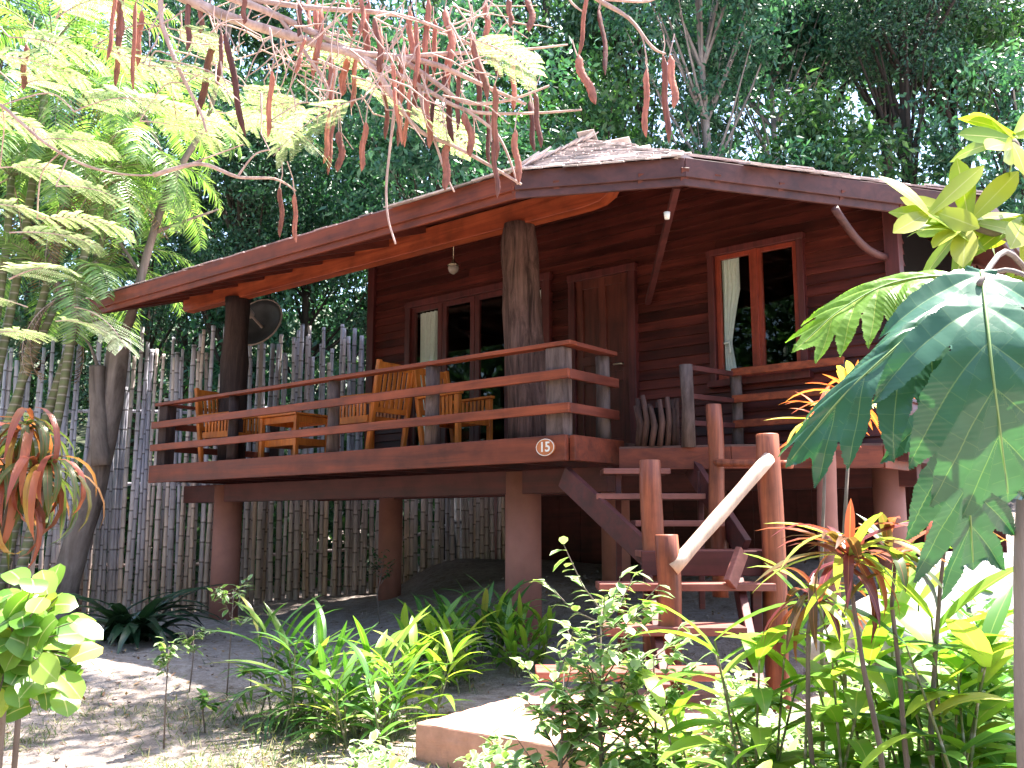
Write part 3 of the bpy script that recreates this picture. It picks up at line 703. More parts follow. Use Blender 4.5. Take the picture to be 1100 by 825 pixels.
# number plaque 15
pq = MB(); n = 32; vs_ = []
for yy, s_ in ((-.031, 1.0), (-.045, 1.0), (-.050, .92)):
    for k in range(n): a = 2 * math.pi * k / n; vs_.append((-.21 + .105 * s_ * math.cos(a), yy, ZD - .105 + .078 * s_ * math.sin(a)))
pq.add(vs_, [(j * n + k, j * n + (k + 1) % n, (j + 1) * n + (k + 1) % n, (j + 1) * n + k) for j in range(2) for k in range(n)] + [tuple(range(2 * n, 3 * n))])
pq = pq.build('number_plaque', 'plaque', house)
rim = MB(); rim.tube([(-.21 + .1 * math.cos(2 * math.pi * k / 32), -.05, ZD - .105 + .074 * math.sin(2 * math.pi * k / 32)) for k in range(33)], .0035, 6, False); rim.build('rim', 'white', pq)
fc = bpy.data.curves.new('digits', 'FONT'); fc.body = '15'; fc.size = .125; fc.align_x = 'CENTER'; fc.align_y = 'CENTER'; fc.extrude = .002; fc.offset = .0025
_t = bpy.data.objects.new('digits_curve', fc); COL.objects.link(_t); bpy.context.view_layer.update()
_me = bpy.data.meshes.new_from_object(_t.evaluated_get(bpy.context.evaluated_depsgraph_get())); bpy.data.objects.remove(_t)
fo = bpy.data.objects.new('digits', _me); COL.objects.link(fo); fo.location = (-.21, -.053, ZD - .105); fo.rotation_euler = (R(90), 0, 0); fo.parent = pq; _me.materials.clear(); _me.materials.append(M['white'])

# ================================================================ entrance landing and stairs
st = empty('staircase', (1.3, 7.2, ground(1.3, 7.2)), 0, label='reddish wooden staircase with log newels climbing from the pink slab to the entrance', cat='stairs')
SO = Vector(st.location)
def S(p): return Vector(p) - SO
def dn(py, Y): return at(550, py, Y).z
def board(name, x0, x1, y0, y1, z, th, mat='step', rot=0.0):
    b = MB().box(((x0 + x1) / 2 - SO.x, (y0 + y1) / 2 - SO.y, z - th / 2 - SO.z), (x1 - x0, y1 - y0, th), Matrix.Rotation(rot, 3, 'Z')).build(name, mat, st, bevel=.006); return b
def px2x(px, Y): return (px - 550) / 1000 * Y * 1.0
ZL = 2.22
# landing platform (world frame), in front of the door
land = MB(); pts = [(1.0, 8.68), (1.98, 8.42), (3.3, 8.30), (3.7, 8.75), (2.6, 9.8), (1.2, 9.6)]
poly = [(x - SO.x, y - SO.y) for x, y in pts]
lo = land.prism(poly, ZL - .05 - SO.z, ZL - SO.z).build('landing', 'floorboard', st, bevel=.004)
for a, b in ((0, 1), (1, 2), (2, 3)):
    A_ = Vector((*poly[a], ZL - .12 - SO.z)); B_ = Vector((*poly[b], ZL - .12 - SO.z)); MB().bar(A_, B_, .05, .20).build('landing_fascia', 'deckbeam', lo, bevel=.005)
# treads
TR = [(8.28, 503, 648, 720, .32), (8.05, 530, 640, 757, .34), (7.8, 559, 681, 776, .34)]
for Y, py, xa, xb, dep in TR:
    z = dn(py, Y); board('tread', px2x(xa, Y), px2x(xb, Y), Y, Y + dep, z, .05)
zt4 = dn(592, 7.28)
board('half_landing', px2x(687, 7.28), px2x(836, 7.28), 7.30, 8.05, zt4, .05)
board('half_landing_fascia', px2x(687, 7.28), px2x(836, 7.28), 7.275, 7.325, zt4 + .002, .19, 'underbeam')
zt5 = dn(627, 7.02); zt6 = dn(674, 6.6); zt7 = dn(722, 6.28)
board('tread', px2x(642, 7.02), px2x(828, 7.02), 7.02, 7.36, zt5, .055)
board('tread', px2x(648, 6.6), px2x(796, 6.6), 6.6, 6.95, zt6, .06)
board('tread', px2x(575, 6.28), px2x(772, 6.28), 6.28, 6.62, zt7, .06)
# stringers
def beam(name, p, q, w, h, mat='underbeam'): return MB().bar(S(p), S(q), w, h).build(name, mat, st, bevel=.006)
beam('stringer', at(606, 512, 8.5), at(700, 600, 7.55), .06, .20)
beam('stringer', at(742, 500, 8.6), at(800, 590, 7.75), .06, .20)
beam('stringer', (1.05, 7.35, zt4 - .25), (1.0, 6.3, zt7 - .16), .06, .2)
beam('stringer', (1.75, 7.35, zt4 - .25), (1.62, 6.3, zt7 - .16), .06, .2)
beam('stringer', at(797, 592, 7.1), at(784, 628, 6.98), .05, .12, 'step')
for xx in (668, 812): beam('strut', at(xx, 634, 7.15), at(xx, 690, 7.15) + Vector((0, 0, -.5)), .07, .07)
for xx in (664, 700, 752): beam('strut', at(xx, 506, 8.4), at(xx, 580, 8.4) + Vector((0, 0, -.6)), .05, .05)
beam('strut', at(665, 690, 6.75), at(665, 690, 6.75) + Vector((0, 0, -.6)), .08, .08)
def newel(px, ytop, Y, r, zb, mat='newel', cap=.006, lump=.05):
    t = at(px, ytop, Y); g = ground(t.x, t.y) - .2 if zb is None else zb; n = 10
    pts = [S((t.x + .008 * math.sin(i * 1.1 + px), t.y, g + (t.z - g) * i / (n - 1))) for i in range(n)]
    MB().tube(pts + [pts[-1] + Vector((0, 0, .006))], [r * (1 + .03 * math.sin(i * 1.7 + px)) for i in range(n)] + [r * .9], 24, True, lump, px).build('newel_post', mat, st, smooth=False).data.shade_smooth()
    return t
def log(name, p, q, r, mat, lump=.08, bow=.0):
    p, q = Vector(p), Vector(q); n = 12
    pts = [S(p.lerp(q, i / (n - 1)) + Vector((0, 0, bow * math.sin(math.pi * i / (n - 1))))) for i in range(n)]
    return MB().tube(pts, [r * (1 + .03 * math.sin(i * 1.3) + .01 * i / n) for i in range(n)], 16, True, lump, r * 100).build(name, mat, st, smooth=True)
n1 = newel(767, 435, 8.0, .067, .9)
n2 = newel(825, 467, 7.22, .089, None)
n3 = newel(699, 495, 7.42, .085, None)
n4 = newel(717, 575, 6.72, .083, None)
n5 = newel(885, 470, 8.15, .085, None, 'column', lump=0)
log('handrail', at(826, 492, 7.15), at(722, 612, 6.66), .051, 'handlog', .05)
log('handrail', at(767, 497, 7.98), at(850, 499, 7.3), .032, 'newel')
# log railing round the landing
R0 = at(737, 392, 8.52); R1 = at(790, 400, 9.25); R2 = at(905, 388, 8.55)
for (p, r_) in ((R0, .065), (R1, .06), (R2, .06)):
    zz = p.z
    MB().tube([S((p.x, p.y, ZL - .02)), S((p.x + .01, p.y, (ZL + zz) / 2)), S((p.x, p.y, zz))], [r_, r_ * .92, r_], 16, True, .2, p.x).build('rail_post', 'railpost', st, smooth=True)
for dz in (0.0, -.27, -.52):
    mt = 'rail' if dz < 0 else 'underbeam'
    beam('rail', (R0.x, R0.y, R0.z + dz - .02), (R1.x, R1.y, R1.z + dz - .02), .04, .05, 'underbeam')
    beam('rail', (R1.x - .05, R1.y - .05, R1.z + dz - .01), (R2.x, R2.y - .05, R1.z + dz - .01), .04, .075, 'rail')

# slab
c = at_z(447, 774, .30)
sl = MB(); pz = .30
A0 = at_z(447, 776, pz); B0 = at_z(590, 738, pz); C0 = at_z(800, 742, pz); D0 = at_z(775, 830, pz)
zb = -.15
poly = [(A0.x, A0.y), (D0.x, D0.y), (C0.x, C0.y), (B0.x, B0.y)]
ctr = Vector((sum(p[0] for p in poly) / 4, sum(p[1] for p in poly) / 4, 0))
slab = MB().prism([(p[0] - ctr.x, p[1] - ctr.y) for p in poly], zb, pz).build('concrete_slab', 'slab', bevel=.012)
_sm = slab.modifiers.new('sub', 'SUBSURF'); _sm.subdivision_type = 'SIMPLE'; _sm.levels = _sm.render_levels = 5
_tx = bpy.data.textures.new('wear', 'CLOUDS'); _tx.noise_scale = .12; _dm = slab.modifiers.new('wear', 'DISPLACE'); _dm.texture = _tx; _dm.strength = .025; _dm.mid_level = .5
slab.location = (ctr.x, ctr.y, 0); tag(slab, 'pink cement slab lying at the foot of the wooden staircase', 'slab')

# ================================================================ FURNITURE
def armchair(name='armchair'):
    """faces +x; origin on the floor under the seat"""
    t = empty(name, (0, 0, 0))
    W_, D_ = .60, .62
    for sx in (1, -1):
        for sy in (1, -1):
            if sx > 0: MB().box((D_ / 2 - .03, sy * (W_ / 2 - .03), .33), (.055, .055, .66)).build('leg', 'teak', t, bevel=.005)
            else: MB().bar((-D_ / 2 + .05, sy * (W_ / 2 - .03), 0), (-D_ / 2 - .12, sy * (W_ / 2 - .03), 1.06), .055, .055, (1, 0, 0)).build('leg', 'teak', t, bevel=.01)
    se = MB()
    for k in range(6): se.box((.24 - k * .095, 0, .42), (.08, W_ - .1, .02))
    se.box((D_ / 2 - .03, 0, .38), (.03, W_ - .12, .08)); se.box((-D_ / 2 + .06, 0, .38), (.03, W_ - .12, .08))
    se.build('seat', 'teak', t, bevel=.003)
    bk = MB(); bk.bar((-D_ / 2 - .108, -W_ / 2 + .05, 1.0), (-D_ / 2 - .108, W_ / 2 - .05, 1.0), .03, .08); bk.bar((-D_ / 2 - .02, -W_ / 2 + .05, .5), (-D_ / 2 - .02, W_ / 2 - .05, .5), .03, .06)
    for k in range(7):
        y = -W_ / 2 + .08 + k * (W_ - .16) / 6; bk.bar((-D_ / 2 - .025, y, .5), (-D_ / 2 - .105, y, .99), .045, .015, (1, 0, 0))
    bk.build('backrest', 'teak', t, bevel=.003)
    for sy in (1, -1):
        MB().bar((-D_ / 2 - .05, sy * (W_ / 2 - .03), .665), (D_ / 2 + .02, sy * (W_ / 2 - .03), .68), .075, .03).build('armrest', 'teak', t, bevel=.006)
        sp = MB()
        for k in range(8): sp.box((-.2 + k * .062, sy * (W_ / 2 - .03), .54), (.035, .015, .24))
        sp.box((0, sy * (W_ / 2 - .03), .40), (D_ - .1, .022, .08)); sp.build('side_slats', 'teak', t, bevel=.002)
    return t
ch = armchair()
GRP = 'teak armchairs on the veranda'
def put(o, x, y, rz, label):
    p = hz(x, y, ZD); o.location = p; o.rotation_euler = (0, 0, TH + rz); tag(o, label, 'armchair', GRP)
c2_ = copy_tree(ch); c3_ = copy_tree(ch)
put(ch, -3.30, .62, math.pi, 'orange teak armchair beside the log rail post, its side panel against the rails')
put(c2_, -2.45, 1.18, 0, 'orange teak armchair nearest the big trunk post')
put(c3_, -6.10, .62, R(8), 'orange teak armchair beside the dark trunk post at the far end of the veranda')
tb = empty('low_table', hz(-4.72, .62, ZD), TH, label='low orange teak table standing between the armchairs', cat='table')
tt = MB()
for k in range(6): tt.box((0, -.25 + k * .1, .56), (.78, .088, .025))
tt.build('tabletop', 'teak', tb, bevel=.003)
ap = MB(); ap.box((0, -.24, .50), (.68, .02, .08)); ap.box((0, .24, .50), (.68, .02, .08)); ap.box((-.34, 0, .50), (.02, .48, .08)); ap.box((.34, 0, .5), (.02, .48, .08)); ap.build('apron', 'teak', tb)
MB().box((0, 0, .22), (.66, .44, .09)).build('shelf', 'teak', tb, bevel=.004)
for sx in (1, -1):
    for sy in (1, -1): MB().box((sx * .345, sy * .245, .272), (.05, .05, .545)).build('leg', 'teak', tb, bevel=.004)
# driftwood bin by the door
bp = at(706, 476, 8.75); bn = empty('driftwood_bin', (bp.x, bp.y, ZL), .1, label='dark bin of upright driftwood sticks beside the front door', cat='bin')
for k in range(15):
    a = 2 * math.pi * k / 15; r_ = .17; h_ = .42 + .06 * math.sin(k * 2.3)
    MB().tube([(r_ * math.cos(a) * 1.1, r_ * math.sin(a), 0), (r_ * math.cos(a + .1) + .01, r_ * math.sin(a + .1), h_ * .5), (r_ * math.cos(a) * 1.15, r_ * math.sin(a) * 1.1, h_)], [.026, .03, .022], 8, True, .3, k).build('stick', 'bin', bn, smooth=True)
MB().tube([(0, 0, .01), (0, 0, .36)], .15, 20).build('liner', 'black', bn)
# satellite dish behind the veranda
dp = at(282, 352, 14.2); dish = empty('satellite_dish', (dp.x, dp.y, ground(dp.x, dp.y)), 0, label='dark satellite dish with tan arm showing between fence tops and eave', cat='satellite dish')
dh = dp.z - ground(dp.x, dp.y); vs_ = []; fs_ = []; nr_, na_ = 6, 28
Rd = Matrix.Rotation(R(-38), 3, 'Y') @ Matrix.Rotation(R(62), 3, 'X')
for i in range(nr_ + 1):
    for k in range(na_): r_ = .42 * i / nr_; a = 2 * math.pi * k / na_; vs_.append(Rd @ Vector((r_ * math.cos(a), r_ * math.sin(a), .9 * r_ * r_)) + Vector((0, 0, dh)))
fs_ = [(i * na_ + k, i * na_ + (k + 1) % na_, (i + 1) * na_ + (k + 1) % na_, (i + 1) * na_ + k) for i in range(nr_) for k in range(na_)]
mb = MB(); mb.add(vs_, fs_); dd = mb.build('reflector', 'dish', dish, smooth=True); sm = dd.modifiers.new('solid', 'SOLIDIFY'); sm.thickness = .012
MB().tube([vs_[nr_ * na_ + k % na_] for k in range(na_ + 1)], .014, 6, False).build('rim', 'dishrim', dish, smooth=True)
MB().tube([(0, 0, 0), (0, 0, dh - .05)], .03, 10).build('mast', 'dishrim', dish, smooth=True)
MB().tube([Vector((0, 0, dh)), Rd @ Vector((0, 0, .38)) + Vector((0, 0, dh))], [.02, .02], 8).build('feed_arm', 'dishrim', dish)
MB().tube([Rd @ Vector((0, 0, .34)) + Vector((0, 0, dh)), Rd @ Vector((0, 0, .5)) + Vector((0, 0, dh))], [.06, .07], 12).build('feed_horn', 'dishrim', dish)

# ================================================================ BAMBOO FENCE
fence = empty('bamboo_fence', (-5, 14.2, .2), 0, label='tall fence of weathered grey bamboo canes behind the bungalow', cat='fence')
FOF = Vector(fence.location); canes = []
def cane_mb(mb, X, Y, zb, ztp, r, lx, ly, seed):
    n = max(4, int((ztp - zb) / .30)); pts = []; rr = []
    for i in range(n * 3 + 1):
        t = i / (n * 3); ph = i % 3
        if i and ph == 0: pass
        bow = .025 * math.sin(t * 3 + seed)
        pts.append(Vector((X + lx * t + bow, Y + ly * t, zb + (ztp - zb) * t)) - FOF); rr.append(r * (1 - .18 * t) * (1.10 if ph == 0 else .98))
    mb.tube(pts, rr, 10); return mb
npx = -30; k = 0; specs = []
while npx < 545:
    Yc = 13.9 + max(0, (npx - 150)) * .0040 + rnd.uniform(-.06, .06)
    X = (npx - 550) / 1000 * Yc
    zb = ground(X, Yc) - .15
    if npx < 110: tp = rnd.uniform(340, 400)
    elif npx < 400: tp = rnd.uniform(348, 385)
    else: tp = rnd.uniform(330, 400)
    if rnd.random() < .18: tp += rnd.uniform(15, 60)
    ztp = at(550, tp, Yc).z
    specs.append((X, Yc, zb, ztp, rnd.uniform(.026, .043), rnd.gauss(0, .045), rnd.gauss(0, .03), rnd.uniform(0, 6)))
    npx += rnd.uniform(3.0, 5.6) if npx > 100 else rnd.uniform(4, 8)
rnd.shuffle(specs)
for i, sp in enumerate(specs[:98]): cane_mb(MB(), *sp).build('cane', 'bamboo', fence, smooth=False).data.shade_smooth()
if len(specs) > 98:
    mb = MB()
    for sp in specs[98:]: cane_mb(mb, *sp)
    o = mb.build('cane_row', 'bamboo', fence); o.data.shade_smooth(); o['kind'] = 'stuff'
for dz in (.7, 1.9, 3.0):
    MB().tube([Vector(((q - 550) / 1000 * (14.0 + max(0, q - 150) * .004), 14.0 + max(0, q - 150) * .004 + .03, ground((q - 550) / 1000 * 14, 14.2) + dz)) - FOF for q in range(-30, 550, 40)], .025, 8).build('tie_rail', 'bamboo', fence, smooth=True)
print('canes', len(specs), 'ZD', ZD, 'APX', APX, 'ZBEAM', ZBEAM)
# ================================================================ FOREST BEHIND
def crown_points(n, centre, rad, clumps, spread, rng):
    c = rng.normal(size=(clumps, 3)); c /= np.linalg.norm(c, axis=1)[:, None]; c *= (rng.uniform(.25, 1, clumps) ** .45)[:, None]
    c = c * np.array(rad) + np.array(centre)
    per = rng.integers(0, clumps, n); g = rng.normal(size=(n, 3)) * spread * rng.uniform(.5, 1.3, clumps)[per][:, None]
    g[:, 2] *= .55
    return c[per] + g, c
GF = 'forest trees behind the bungalow'
def forest_tree(x, y, h, r, cr, leaf, barkm, label, nleaf=9000, L=.2, low=.25, lean=(0, 0), seed=0, group=GF, spread=.42, clumps=70, W=None):
    g = ground(x, y) if y < 22 else max(ground(x, y), float(hillz(np.array(x), np.array(y))))
    rng = np.random.default_rng(seed + 100); t = empty('forest_tree', (x, y, g), 0, label=label, cat='tree', group=group)
    n = 12; pts = []
    for i in range(n): s_ = i / (n - 1); pts.append((lean[0] * s_ + .12 * math.sin(s_ * 5 + seed), lean[1] * s_ + .12 * math.cos(s_ * 4 + seed), -.3 + (h * .86 + .3) * s_))
    tr_ = MB().tube(pts, [r * (1 - .75 * i / (n - 1)) + (.06 if i == 0 else 0) for i in range(n)], 12, True, .15, seed)
    zc = h * (low + 1) / 2
    P, C = crown_points(int(nleaf * (.17 / .20) ** 0), (lean[0] * .7, lean[1] * .7, zc), (cr, cr * .8, h * (1 - low) / 2), clumps, spread, rng)
    for c in C[:26]:
        k = min(.95, max(.2, (c[2] - h * .12) / (h * .95))); b = Vector(pts[int(k * (n - 1))]); m_ = b.lerp(Vector(c), .5) + Vector((0, 0, -.15))
        tr_.tube([b, m_, Vector(c)], [r * .28, r * .17, r * .05], 6, False)
    tr_.build('trunk', barkm, t, smooth=True)
    mass_leaves('crown', P, L, W or L * .42, leaf, t, rng=rng)
    return t
BG = [ # px, Y, h, r, crown radius, leaf, bark, low, label
 (255, 17.5, 10, .22, 1.6, 'forest_c', 'bark_dark', .45, 'dark thick trunked tree in the gloom above the left end of the eave'),
 (330, 18.5, 8.5, .14, 2.2, 'forest_a', 'bark_dark', .05, 'drooping dark green tree just above the middle of the long eave'),
 (478, 16.4, 10.5, .12, 2.3, 'forest_a', 'bark_dark', .5, 'tree rising directly behind the veranda roof, nearest of the wood'),
 (430, 18.5, 9.5, .14, 2.3, 'forest_c', 'bark_dark', .05, 'fine leaved green tree behind the hanging brown pods'),
 (520, 19.5, 9.0, .14, 2.0, 'forest_a', 'bark_dark', .05, 'blue green tree behind the roof peak on its left side'),
 (640, 19.0, 10, .13, 2.3, 'forest_b', 'bark_dark', .2, 'leafy tree standing straight behind the roof peak'),
 (768, 18.5, 15, .14, 2.0, 'forest_a', 'bark_pale', .55, 'tall tree with a bare pale grey trunk to the right of the roof peak'),
 (820, 18.0, 7.8, .10, 1.9, 'forest_a', 'bark_dark', .1, 'bushy blue green tree behind the right roof slope'),
 (900, 18.6, 8.0, .12, 2.2, 'forest_b', 'bark_dark', .1, 'broad leafy green tree above the right eave'),
 (1000, 19.2, 14, .22, 2.0, 'forest_c', 'bark_dark', .6, 'tree with a thick black trunk above the right end of the roof'),
 (1050, 21.0, 15, .20, 2.0, 'forest_b', 'bark_dark', .55, 'black trunked tree at the right edge beside another dark trunk'),
 (1120, 18.0, 9, .14, 2.3, 'forest_a', 'bark_dark', .05, 'green tree behind the yellow green oval leaves at the right edge'),
 (140, 19.0, 12, .16, 2.6, 'forest_c', 'bark_dark', .1, 'dark tree behind the palms at the left'),
 (20, 19.5, 12, .16, 2.6, 'forest_b', 'bark_dark', .1, 'green tree behind the fence at the left edge'),
 (190, 25, 17, .2, 3.2, 'forest_c', 'bark_dark', .2, 'tall shadowy tree far behind the palms'),
 (-40, 26, 17, .2, 3.4, 'forest_a', 'bark_dark', .1, 'tall tree far behind the left fence corner'),
 (330, 25, 17, .2, 3.2, 'forest_b', 'bark_dark', .2, 'tall tree far behind, between palms and bare branches'),
 (460, 26, 17, .2, 3.2, 'forest_c', 'bark_dark', .2, 'tall dark tree far behind the pod laden branches'),
 (590, 26, 18, .2, 3.0, 'forest_b', 'bark_dark', .3, 'tall tree far behind the roof peak with sky glints in it'),
 (700, 25, 17, .18, 3.0, 'forest_c', 'bark_dark', .3, 'tall tree far behind, left of the pale bare trunk'),
 (850, 25.5, 17, .14, 3.0, 'forest_a', 'bark_pale', .6, 'tall tree with thin brown trunk far behind the right roof slope'),
 (905, 27, 18, .2, 3.0, 'forest_c', 'bark_dark', .6, 'tall straight dark trunked tree far behind the right eave'),
 (975, 25, 17, .26, 2.8, 'forest_b', 'bark_dark', .65, 'tall tree with heavy black trunk far behind, right of centre'),
 (1110, 26, 18, .22, 3.2, 'forest_c', 'bark_dark', .55, 'tall dark tree far back at the right edge'),
]
for i, (px, Y, h, r, cr, lf, bk_, low, lab) in enumerate(BG):
    far = Y > 22
    forest_tree((px - 550) / 1000 * Y, Y, h, r, cr, 'forest_far' if far and i % 2 else lf, bk_, lab, nleaf=({'forest_a': 15000, 'forest_b': 11000, 'forest_c': 21000}[lf] if not far else 12000), L=({'forest_a': .17, 'forest_b': .21, 'forest_c': .12}[lf] if not far else .26), low=low, seed=i, spread=.33 if not far else .5, clumps=80 if not far else 95)
# far wood closing the gaps: reads as one mass
def far_wood():
    rng = np.random.default_rng(5); n = 55000
    X = rng.uniform(-30, 30, n); Y = rng.uniform(30, 42, n); Z = hillz(X, Y) + rng.uniform(0, 1, n) ** 1.35 * 18
    keep = np.sin(X * 1.3 + Z * .5) + np.sin(Z * 1.1 - X * .4) + rng.normal(size=n) * .8 > -.9
    P = np.stack([X, Y, Z], 1)[keep]
    return mass_leaves('far_wood', P, .5, .24, 'forest_c', None, rng=rng)
tag(far_wood(), 'dark wooded hillside filling the back between the trunks', 'wood', kind='stuff')
def undergrowth():
    rng = np.random.default_rng(6); n = 42000
    X = rng.uniform(-13, 12, n); Y = rng.uniform(15.6, 20, n); Z = gz(X, Y) + rng.uniform(0, 1, n) ** 1.4 * (2.6 + .9 * np.sin(X * 1.7) + .6 * np.sin(Y * 2 + X))
    m_ = (X < -1.5) | (X > 5.5)
    return mass_leaves('undergrowth', np.stack([X, Y, Z], 1)[m_], .2, .09, 'forest_b', None, rng=rng)
tag(undergrowth(), 'dark leafy undergrowth behind the bamboo fence', 'undergrowth', kind='stuff')

# ================================================================ PLANT BUILDERS
def frond(fo, stem, base, az, el, L, droop, nl=46, ll=.34, lw=.036, r=.012):
    d = basis_from(az, el); p = Vector(base); side0 = d.cross(Vector((0, 0, 1))).normalized(); n = 22; pts = [p.copy()]; dirs = [d.copy()]
    for i in range(n):
        d = (Matrix.Rotation(-droop / n * (1 + i / n), 3, side0) @ d).normalized(); p = p + d * (L / n); pts.append(p.copy()); dirs.append(d.copy())
    stem.tube(pts, [r * (1 - .85 * i / n) for i in range(n + 1)], 6, False)
    for k in range(nl):
        t = .16 + .83 * k / nl; q = t * n; i = min(n - 1, int(q)); b = pts[i].lerp(pts[i + 1], q - i); d = dirs[i]; up = side0.cross(d).normalized()
        l = ll * (math.sin(math.pi * (t * .86 + .08)) ** .6)
        for s_ in (1, -1):
            dd = (side0 * s_ * 1.0 + d * .65 + up * rnd.uniform(.15, .4)).normalized()
            fo.leaf(b, dd, up, l * rnd.uniform(.9, 1.1), lw, bend=rnd.uniform(.5, 1.1), seg=3, fold=.3, prof='lance')
def palm(base, top, name_label, nfr=10, L=2.3, lean=0.3, r=.06, seed=0, cat='palm', ll=.46):
    base = Vector(base); top = Vector(top)
    t = empty('palm', base, 0, label=name_label, cat='palm', group='clump of slender palms at the left')
    n = 12; pts = [Vector((0, 0, -.1)).lerp(top - base, i / (n - 1)) + Vector((.06 * math.sin(i * .6 + seed), 0, 0)) for i in range(n)]
    MB().tube(pts, [r * (1.25 - .4 * i / (n - 1)) for i in range(n)], 14, True).build('trunk', 'palmstem', t, smooth=True)
    fo = FO(); st_ = MB(); tp = pts[-1]
    for k in range(nfr):
        az = 2 * math.pi * k / nfr * 1.0 + rnd.uniform(-.3, .3) + seed; el = rnd.uniform(.55, 1.3)
        frond(fo, st_, tp, az, el, L * rnd.uniform(.85, 1.1), rnd.uniform(1.3, 2.1), ll=ll)
    fo.build('crown', 'palmleaf', t); st_.build('frond_stalk', 'palmstem', t, smooth=True)
    fd = FO(); sd = MB()
    for k in range(3): frond(fd, sd, tp, rnd.uniform(0, 6.28), rnd.uniform(-.9, -.3), L * .6, rnd.uniform(.5, 1.0), nl=26, ll=ll * .8, lw=.02)
    fd.build('dry_fronds', 'dryleaf', t); sd.build('dry_stalk', 'twig', t)
    return t
for px0, py0, px1, py1, Y, lab, nf, L, sd_ in (
    (-60, 560, 62, 320, 13.4, 'slender green ringed palm leaning right in front of the fence', 11, 2.3, 0),
    (-20, 560, 70, 215, 13.5, 'green ringed palm with crown above the forked tree limb', 11, 2.6, 1.1),
    (-30, 560, 10, 190, 13.3, 'palm at the left edge whose fronds reach the top corner', 11, 2.7, 2.3),
    (0, 560, 140, 130, 13.6, 'palm with arching fronds nearest the dark gap beside the eave', 12, 2.5, 3.1),
    (20, 560, 112, 190, 13.3, 'palm beside the eave end with the lowest drooping fronds', 12, 2.4, 5.2),
    (-45, 560, 60, 50, 13.5, 'tallest palm of the clump reaching the top of the picture', 12, 2.9, 4.0)):
    b = at(px0, py0, Y); b.z = ground(b.x, b.y); palm(b, at(px1, py1, Y), lab, nf, L, seed=sd_)

def clump(name, label, cat, base, mat, n, L, W, el=(.6, 1.4), bend=(.8, 1.8), prof='strap', group=None, spread=.06, fold=.3, seg=6, stem_h=0.0, fan=None, azr=None):
    base = Vector(base); t = empty(name, base, 0, label=label, cat=cat, group=group); fo = FO()
    for k in range(n):
        az = rnd.uniform(0, 2 * math.pi) if azr is None else rnd.uniform(*azr)
        e = rnd.uniform(*el); d = basis_from(az, e); up = basis_from(az, e + math.pi / 2)
        o = Vector((rnd.gauss(0, spread), rnd.gauss(0, spread), rnd.uniform(0, stem_h)))
        fo.leaf(o, d, up, L * rnd.uniform(.65, 1.15), W * rnd.uniform(.8, 1.15), bend=rnd.uniform(*bend), seg=seg, fold=fold, prof=prof, twist=rnd.uniform(-.5, .5))
    fo.build('leaves', mat, t)
    return t
def gpt(px, py): p = at_ground(px, py); return p
def below(px, py, Y):
    p = at(px, py, Y); return Vector((p.x, p.y, ground(p.x, p.y)))

def whorl(fo, c, n, L, W, el=(-.2, 1.2), bend=(.5, 1.4), prof='strap', fold=.25, seg=6, jit=.02, axis=None):
    for k in range(n):
        az = 2 * math.pi * k * .381966 + rnd.uniform(-.2, .2); e = rnd.uniform(*el)
        fo.leaf(Vector(c) + Vector((rnd.gauss(0, jit), rnd.gauss(0, jit), rnd.gauss(0, jit * 1.5))), basis_from(az, e), basis_from(az, e + math.pi / 2), L * rnd.uniform(.7, 1.15), W * rnd.uniform(.85, 1.15), bend=rnd.uniform(*bend), seg=seg, fold=fold, prof=prof, twist=rnd.uniform(-.4, .4))
def caned(name, label, cat, stempx, Y, mat, n, L, W, r=.012, group=None, stem='bark_grey', **kw):
    """stemmed plant: pixel polyline of the stem at a depth, whorl of long leaves at its tip"""
    P = [at(x, y, Y) for x, y in stempx]; P[0].z = min(P[0].z, ground(P[0].x, P[0].y)) - .02
    b = Vector((P[0].x, P[0].y, ground(P[0].x, P[0].y))); t = empty(name, b, 0, label=label, cat=cat, group=group)
    Q = [p - b for p in P]; MB().tube(Q, [r * (1.2 - .5 * i / (len(Q) - 1)) for i in range(len(Q))], 8).build('stem', stem, t, smooth=True)
    fo = FO(); whorl(fo, Q[-1], n, L, W, **kw); fo.build('leaves', mat, t); return t
def shrub(name, label, cat, base, h, wd, mat, ntw, nl, L, W, prof='oval', stem='bark_grey', bare=.35, group=None, fold=.15, seg=3, bend=(.2, .8), seed=0, r=.008, centre=None):
    base = Vector(base); t = empty(name, base, 0, label=label, cat=cat, group=group); st_ = MB(); fo = FO()
    tp = Vector((rnd.gauss(0, .03), 0, h * .9)); st_.tube([Vector((0, 0, -.05)), Vector((rnd.gauss(0, .02), 0, h * .45)), tp], [r, r * .8, r * .4], 6)
    for k in range(ntw):
        s_ = bare + (1 - bare) * rnd.random(); b = Vector((0, 0, h * .9 * s_)); az = rnd.uniform(0, 6.283)
        e_ = b + Vector((math.cos(az) * wd * rnd.uniform(.4, 1), math.sin(az) * wd * rnd.uniform(.4, 1), h * rnd.uniform(.0, .28))); m_ = b.lerp(e_, .5) + Vector((0, 0, -.03 * h))
        st_.tube([b, m_, e_], [r * .55, r * .4, r * .2], 5, False)
        for j in range(nl):
            q = .3 + .7 * j / max(1, nl - 1); p = b.lerp(m_, q * 2) if q < .5 else m_.lerp(e_, q * 2 - 1)
            a2 = az + rnd.uniform(-1.6, 1.6); el = rnd.uniform(-.3, .9)
            fo.leaf(p, basis_from(a2, el), basis_from(a2, el + math.pi / 2), L * rnd.uniform(.6, 1.15), W * rnd.uniform(.75, 1.1), bend=rnd.uniform(*bend), seg=seg, fold=fold, prof=prof)
    st_.build('stems', stem, t, smooth=True); fo.build('leaves', mat, t); return t

